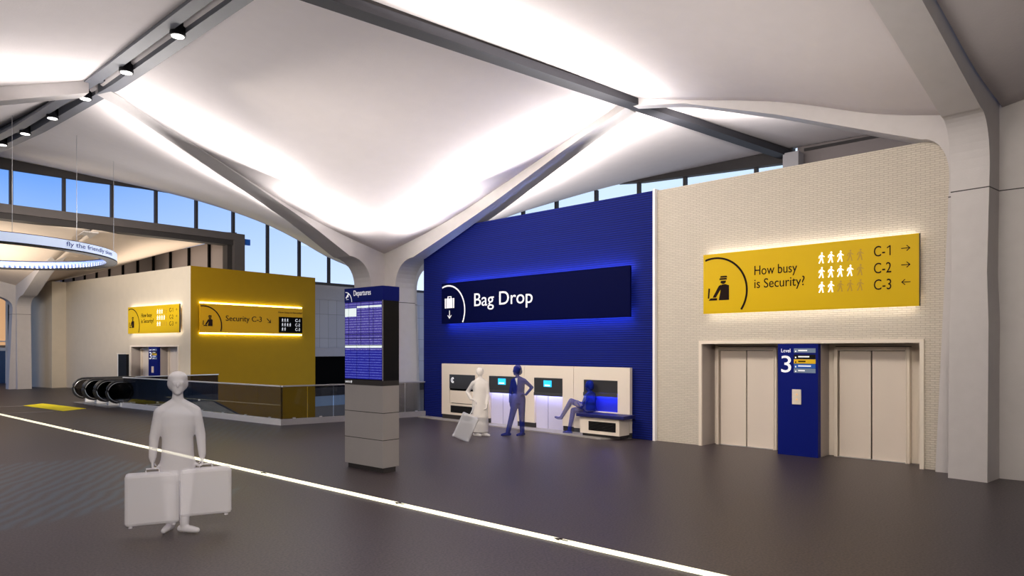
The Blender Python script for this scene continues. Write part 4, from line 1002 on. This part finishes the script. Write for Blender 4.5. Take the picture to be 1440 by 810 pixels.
def shoe(bm, an, dv, s=1.0):
    an = Vector(an); d = Vector(dv).normalized(); an0 = Vector((an.x, an.y, .045)) if abs(an.z) < .2 else an - Vector((0, 0, .05))
    capsule(bm, an0 - d * .05 * s, .042 * s, an0 + d * .08 * s, .044 * s); capsule(bm, an0 + d * .08 * s, .044 * s, an0 + d * .17 * s - Vector((0, 0, .008)), .034 * s); capsule(bm, an, .045 * s, an0, .045 * s)
def stand_at(name, px, py, label, yaw=0, cat='person'):
    p = F(px, py); d = (p - CAM); rz = math.atan2(d.y, d.x) - PI / 2
    return empty(name, p, rz, label=label, cat=cat)

# --- near traveller with two suitcases (translucent white)
r = stand_at('person', 250, 748, 'large translucent white standing person in a coat, arms down, gripping two suitcases')
bm = bmesh.new()
head(bm, (0, 0, 1.735), .275); ell(bm, (0, .025, 1.80), (.108, .125, .085)); ell(bm, (-.0, .035, 1.74), (.115, .11, .11))
limb(bm, ((0, .01, 1.63), .058), ((0, .02, 1.48), .068)); 
for k in (-1, 1): limb(bm, ((.03 * k, .02, 1.50), .07), ((.165 * k, .02, 1.415), .072)); 
loft(bm, [(.60, 0, .02, .185, .13), (.75, 0, .02, .19, .14), (.95, 0, .02, .172, .13), (1.10, 0, .02, .168, .12), (1.25, 0, .02, .20, .125), (1.36, 0, .02, .205, .115), (1.43, 0, .02, .18, .095), (1.49, 0, .02, .11, .075), (1.54, 0, .02, .06, .055)])
for k in (-1, 1):
    limb(bm, ((.185 * k, .02, 1.40), .072), ((.245 * k, .03, 1.13), .056), ((.262 * k, -.01, .90), .043), ((.262 * k, -.02, .86), .032))
    hand(bm, (.262 * k, -.02, .865), (0, 0, -1), 1.05, (-k, 0, 0), 1.0, thumb=k)
limb(bm, ((-.09, .02, .80), .105), ((-.09, .05, .46), .075), ((-.085, .12, .12), .052)); limb(bm, ((.09, .02, .80), .105), ((.085, -.03, .46), .075), ((.07, -.06, .11), .052))
shoe(bm, (-.085, .12, .10), (-.35, -.9, 0)); shoe(bm, (.07, -.06, .10), (.75, -.6, 0))
fuse('body', bm, M['ghost_w'], r, .0085)
def suitcase(root, w, hh, dp, m, tele=False, zb=0):
    bm = bmesh.new(); box(bm, -w / 2, w / 2, -dp / 2, dp / 2, zb, zb + hh, bev=.035); mesh('shell', bm, m, root)
    bm = bmesh.new()
    t = .40 if tele else .045
    tube(bm, [(-.07, 0, zb + hh - .0), (-.065, 0, zb + hh + t), (.065, 0, zb + hh + t), (.07, 0, zb + hh)], .010, 8); mesh('handle', bm, m, root)
    bm = bmesh.new()
    for x in (-w / 2 + .06, w / 2 - .06):
        for y in (-dp / 2 + .05, dp / 2 - .05): lathe(bm, [(.012, -.022), (.022, -.022), (.022, 0.002), (.012, .002)], 10, (x, y, zb))
    mesh('wheels', bm, m, root)
base = r
for x, w_, zb_, hh_, lab in ((-.262, .56, .135, .585, 'translucent white suitcase in the near traveller\'s hand on the left side'), (.30, .56, .19, .545, 'translucent white suitcase in the near traveller\'s hand on the right side')):
    c = empty('suitcase', base.location, base.rotation_euler.z, label=lab, cat='suitcase')
    off_ = Matrix.Rotation(base.rotation_euler.z, 3, 'Z') @ Vector((x, -.03, zb_)); c.location = base.location + off_
    suitcase(c, w_, hh_, .20, M['ghost_w'])
# --- pale traveller with trolley case
r = stand_at('person', 675, 613.5, 'pale translucent person in a long robe before the leftmost bag drop unit, hand on hip')
bm = bmesh.new(); head(bm, (0, 0, 1.555), .245, PI * .9); ell(bm, (0, .0, 1.59), (.095, .10, .10))
limb(bm, ((0, 0, 1.46), .055), ((0, 0, 1.34), .07)); 
for k in (-1, 1): limb(bm, ((.02 * k, 0, 1.37), .075), ((.14 * k, 0, 1.29), .07))
loft(bm, [(.10, .01, 0, .20, .15), (.30, .01, 0, .20, .145), (.75, 0, 0, .20, .13), (1.05, 0, 0, .17, .115), (1.20, 0, 0, .18, .115), (1.29, 0, 0, .165, .10), (1.36, 0, 0, .10, .075), (1.42, 0, 0, .055, .05)])
limb(bm, ((-.16, 0, 1.30), .062), ((-.31, .02, 1.08), .05), ((-.22, -.08, .92), .038)); hand(bm, (-.22, -.08, .92), (.8, -.3, -.3), .45, (0, -.2, -1), .95, 1)
limb(bm, ((.16, 0, 1.30), .062), ((.20, -.02, 1.02), .05), ((.17, -.10, .80), .038)); hand(bm, (.17, -.10, .80), (0, -.2, -1), .5, (-1, 0, 0), .95, 1)
for k in (-1, 1): limb(bm, ((.09 * k, 0, .5), .10), ((.10 * k, 0, .10), .055)); shoe(bm, (.10 * k, 0, .10), (.6, -.6, 0))
fuse('body', bm, M['ghost_p'], r)
c = stand_at('suitcase', 655, 620, 'pale translucent trolley suitcase tilted beside the robed traveller', cat='suitcase')
bm = bmesh.new(); tbox(bm, (.0, 0, .32), (.20, .13, .30), (0, .42, 0), bev=.03); mesh('shell', bm, M['ghost_c'], c)
bm = bmesh.new(); tube(bm, [(.10, -.05, .60), (.19, -.05, .80), (.19, .05, .80), (.10, .05, .60)], .011, 8); mesh('handle', bm, M['ghost_c'], c)
bm = bmesh.new()
for x, z in ((-.28, .135), (.04, .03)):
    for y in (-.09, .09): ell(bm, (x, y, z), (.03, .015, .03))
mesh('wheels', bm, M['ghost_c'], c)
# --- navy woman, hand on hip
r = stand_at('person', 727, 613, 'translucent navy woman in a trouser suit standing hand on hip before the bag drops')
bm = bmesh.new(); head(bm, (-.01, 0, 1.60), .235, -1.1)
limb(bm, ((-.0, 0, 1.52), .047), ((.03, 0, 1.40), .056))
for k in (-1, 1): limb(bm, ((.04 + .02 * k, 0, 1.41), .06), ((.04 + .14 * k, 0, 1.355), .055))
loft(bm, [(.80, .04, 0, .165, .115), (.90, .04, 0, .175, .12), (1.0, .04, 0, .155, .105), (1.08, .04, 0, .135, .095), (1.2, .04, 0, .15, .10), (1.30, .04, 0, .155, .095), (1.37, .04, 0, .135, .08), (1.43, .04, 0, .07, .055), (1.46, .03, 0, .05, .045)])
limb(bm, ((.18, 0, 1.36), .055), ((.37, .03, 1.19), .043), ((.22, -.07, 1.02), .033)); hand(bm, (.22, -.07, 1.02), (-.9, -.1, .1), .35, (0, -.2, -1), .9, 1)
limb(bm, ((-.10, 0, 1.36), .055), ((-.16, .02, 1.07), .043), ((-.17, -.03, .84), .033)); hand(bm, (-.17, -.03, .84), (-.05, -.1, -1), .25, (1, 0, 0), .9, -1)
limb(bm, ((-.03, 0, .88), .105), ((-.12, -.03, .50), .075), ((-.22, -.02, .11), .06)); limb(bm, ((.11, 0, .88), .105), ((.12, -.02, .48), .075), ((.13, 0, .11), .06))
shoe(bm, (-.22, -.02, .10), (-.85, -.5, 0)); shoe(bm, (.13, 0, .10), (-.7, -.7, 0))
fuse('body', bm, M['ghost_b'], r)
bm = bmesh.new(); ell(bm, (.015, .02, 1.645), (.108, .108, .108)); ell(bm, (.06, .06, 1.58), (.075, .07, .09)); fuse('hair', bm, M['ghost_b'], r)
bm = bmesh.new(); prism(bm, [(-.05, 1.42), (.01, 1.43), (.0, 1.25)], -.118, -.085); mesh('shirt_collar', bm, M['ghost_sh'], r)
# --- seated figure, legs crossed
r = stand_at('person', 829, 609, 'translucent blue person sitting on the navy bench facing left, legs crossed')
bp = FWL.w(FWL.x(828, offp + .16), -offp - .16, 0); r.location = (bp.x, bp.y, 0); r.rotation_euler = (0, 0, FWL.rz)
bm = bmesh.new(); head(bm, (.0, 0, 1.23), .235, -PI / 2 + .25)
limb(bm, ((.01, 0, 1.15), .05), ((.04, 0, 1.04), .06))
for k in (-1, 1): limb(bm, ((.05, .03 * k, 1.04), .065), ((.06, .16 * k, .99), .06))
loft(bm, [(.60, .03, 0, .14, .17), (.72, .05, 0, .13, .165), (.85, .06, 0, .11, .155), (.95, .06, 0, .11, .165), (1.01, .055, 0, .095, .14), (1.06, .05, 0, .06, .08)]); ell(bm, (.03, 0, .69), (.16, .18, .125))
limb(bm, ((.0, -.09, .69), .095), ((-.44, -.14, .84), .07), ((-.74, -.16, .42), .045)); capsule(bm, (-.74, -.16, .40), .042, (-.84, -.17, .39), .036); capsule(bm, (-.84, -.17, .39), .036, (-.93, -.17, .41), .03)
limb(bm, ((.0, .09, .68), .095), ((-.47, -.02, .60), .07), ((-.53, -.1, .11), .048)); shoe(bm, (-.53, -.1, .10), (-1, -.1, 0))
limb(bm, ((.06, -.18, .98), .055), ((-.02, -.24, .74), .043), ((-.22, -.16, .84), .034)); hand(bm, (-.22, -.16, .84), (-1, .2, .1), .3, (0, 0, -1), .9, 1)
limb(bm, ((.06, .18, .98), .055), ((-.02, .22, .76), .043), ((-.22, .10, .80), .034)); hand(bm, (-.22, .10, .80), (-1, -.2, .1), .3, (0, 0, -1), .9, -1)
fuse('body', bm, M['ghost_s'], r)
bm = bmesh.new(); ell(bm, (.03, .0, 1.27), (.105, .10, .10)); ell(bm, (.08, 0, 1.21), (.06, .08, .09)); fuse('hair', bm, M['ghost_s'], r)

# ------------------------------------------------------------------ lights
def area(name, p, size_x, size_y, energy, col, direction, xdir=None, spread=None):
    ld = bpy.data.lights.new(name, 'AREA'); ld.shape = 'RECTANGLE'; ld.size = size_x; ld.size_y = size_y; ld.energy = energy; ld.color = col
    if spread: ld.spread = math.radians(spread)
    o = bpy.data.objects.new(name, ld); COL.objects.link(o); o.location = p
    z = -Vector(direction).normalized(); x = Vector(xdir).normalized() if xdir else Vector((1, 0, 0)); y = z.cross(x).normalized(); x = y.cross(z).normalized()
    o.rotation_euler = Matrix((x, y, z)).transposed().to_euler(); return o
WHT = (1, .945, .92)
def cove(pts, side, e, drop=.6, out=.65, up=1.0, width=.5, lean=.8):
    side = Vector(side).normalized(); tot = sum((Vector(b) - Vector(a)).length for a, b in zip(pts, pts[1:]))
    for P, Q in zip(pts, pts[1:]):
        P, Q = Vector(P), Vector(Q); d = Q - P
        area('cove_and_fill_light', (P + Q) / 2 + side * out - Vector((0, 0, drop)), d.length, width, e * d.length / tot, WHT, side * lean + Vector((0, 0, up)), d)
cove(s_left[1:], (0, -1, 0), 170)
cove(s_lf[1:], (0, 1, 0), 150)
cove(s_right[1:], (-1, 0, 0), 200)
cove(s_rr[1:], (1, 0, 0), 190)
cove([(6.5, 10.0, 8.1), (13.6, 8.95, 8.1)], (0, -1, 0), 170, drop=.6, out=.7, width=.6, lean=.5)
cove(s_r2b, (1, 0, 0), 190)
cove([(5.0, 17.2, 8.0), (0, 17.8, 6.9)], (0, -1, 0), 90)
# broad added fill lights, no fixtures, brightening the vaults
for p, e in (((9.5, 13.5, 4.2), 55), ((9, 5, 4.2), 60), ((9, 25, 4.6), 75), ((18, 14, 5.9), 20), ((2, 12, 4.6), 75), ((1, 22, 5.0), 80), ((9, -2, 4.6), 8), ((1, 3, 4.8), 50)):
    area('vault_fill_light', p, 4.5, 4.5, e, WHT, (0, 0, 1))
for p, e, d in (((6.3, 4.5, 7.2), 95, (1, 0, -.5)), ((6.3, 12, 7.2), 190, (1, 0, -.5)), ((4, 27, 7.0), 470, (.9, .8, -.38)), ((-1, -1, 6.3), 250, (.75, .66, -.55))):
    area('wall_fill_light', p, 5, 1.2, e, (1, .9, .8), d, (-d[1], d[0], 0), 90)  # added fill lights without fixtures, brightening walls and figures
area('cove_and_fill_light', (14, 52, 4.8), 3, 10, 200, (1, .85, .68), (0, 0, 1))  # added fill for the far hall vault, not a cove
area('cove_and_fill_light', (15.2, 39, 6.1), 4, 7, 170, (1, .85, .68), (0, 0, 1))  # added fill above the box, brightening the right hall vault
area('void_fill_light', (17, 19.5, -1.6), 7, 2, 240, (1, .95, .85), (0, 1, -.05), (1, 0, 0))  # added fill, brightens the yellow wall below floor level
area('cove_and_fill_light', (7, 38.5, 4.8), 4, 5, 260, (1, .85, .68), (0, 0, 1))  # added fill under the left hall vault, no fixture
for k in range(9):
    y = 8.16 + 2.57 * k
    ld = bpy.data.lights.new('downlight_beam', 'SPOT'); ld.energy = 140; ld.spot_size = 1.6; ld.spot_blend = .8; ld.color = (1, .95, .9); ld.shadow_soft_size = .1
    o = bpy.data.objects.new('downlight_beam', ld); COL.objects.link(o); o.location = (5.5, y, lerp_tab(zs, y) - .12)

wd = bpy.data.worlds.new('dusk_sky'); scene.world = wd; wd.use_nodes = True; nt = wd.node_tree
bg = nt.nodes['Background']; tc = nt.nodes.new('ShaderNodeTexCoord'); sp = nt.nodes.new('ShaderNodeSeparateXYZ')
nt.links.new(tc.outputs['Generated'], sp.inputs[0])
def ramp(src, pts):
    cr = nt.nodes.new('ShaderNodeValToRGB'); nt.links.new(src, cr.inputs[0]); e = cr.color_ramp.elements
    e[0].position, e[0].color = pts[0]; e[1].position, e[1].color = pts[-1]
    for p, c in pts[1:-1]:
        x = e.new(p); x.color = c
    return cr.outputs[0]
lf = ramp(sp.outputs['Z'], [(0, srgb(205, 220, 248)), (.10, srgb(176, 204, 246)), (.20, srgb(112, 160, 232)), (.6, srgb(70, 110, 190))])
rg = ramp(sp.outputs['Z'], [(0, srgb(225, 235, 250)), (.25, srgb(205, 226, 246)), (.7, srgb(110, 150, 215))])
mr = nt.nodes.new('ShaderNodeMapRange'); mr.inputs['From Min'].default_value = .25; mr.inputs['From Max'].default_value = .8; nt.links.new(sp.outputs['X'], mr.inputs[0])
mx = nt.nodes.new('ShaderNodeMix'); mx.data_type = 'RGBA'; nt.links.new(mr.outputs[0], mx.inputs['Factor']); nt.links.new(lf, mx.inputs['A']); nt.links.new(rg, mx.inputs['B'])
nt.links.new(mx.outputs['Result'], bg.inputs[0])
bg.inputs[1].default_value = 1.35
GR = {'elevator': 'two-leaf elevators in the two pairs', 'bag_drop_unit': 'cream bag drop units in the blue wall', 'suitcase': 'translucent suitcases', 'wayfinding_sign': 'wayfinding signs on the walls',
      'glass_railing': 'glass railings round the void', 'concrete_column': 'concrete columns with arched ribs', 'level_panel': 'navy level panels', 'call_button_panel': 'call button plates', 'floor_inlay': 'grey floor inlay lines'}
for o in bpy.data.objects:
    k = o.name.split('.')[0]
    if k in GR and 'label' in o and not o.parent: o['group'] = GR[k]
vs_ = scene.view_settings; scene.display_settings.display_device = 'sRGB'; vs_.view_transform = 'Standard'; vs_.look = 'None'; vs_.gamma = 1; vs_.use_curve_mapping = False; vs_.exposure = 0.0
scene.cycles.use_denoising = True
scene.cycles.max_bounces = 8; scene.cycles.transparent_max_bounces = 16; scene.cycles.sample_clamp_indirect = 4
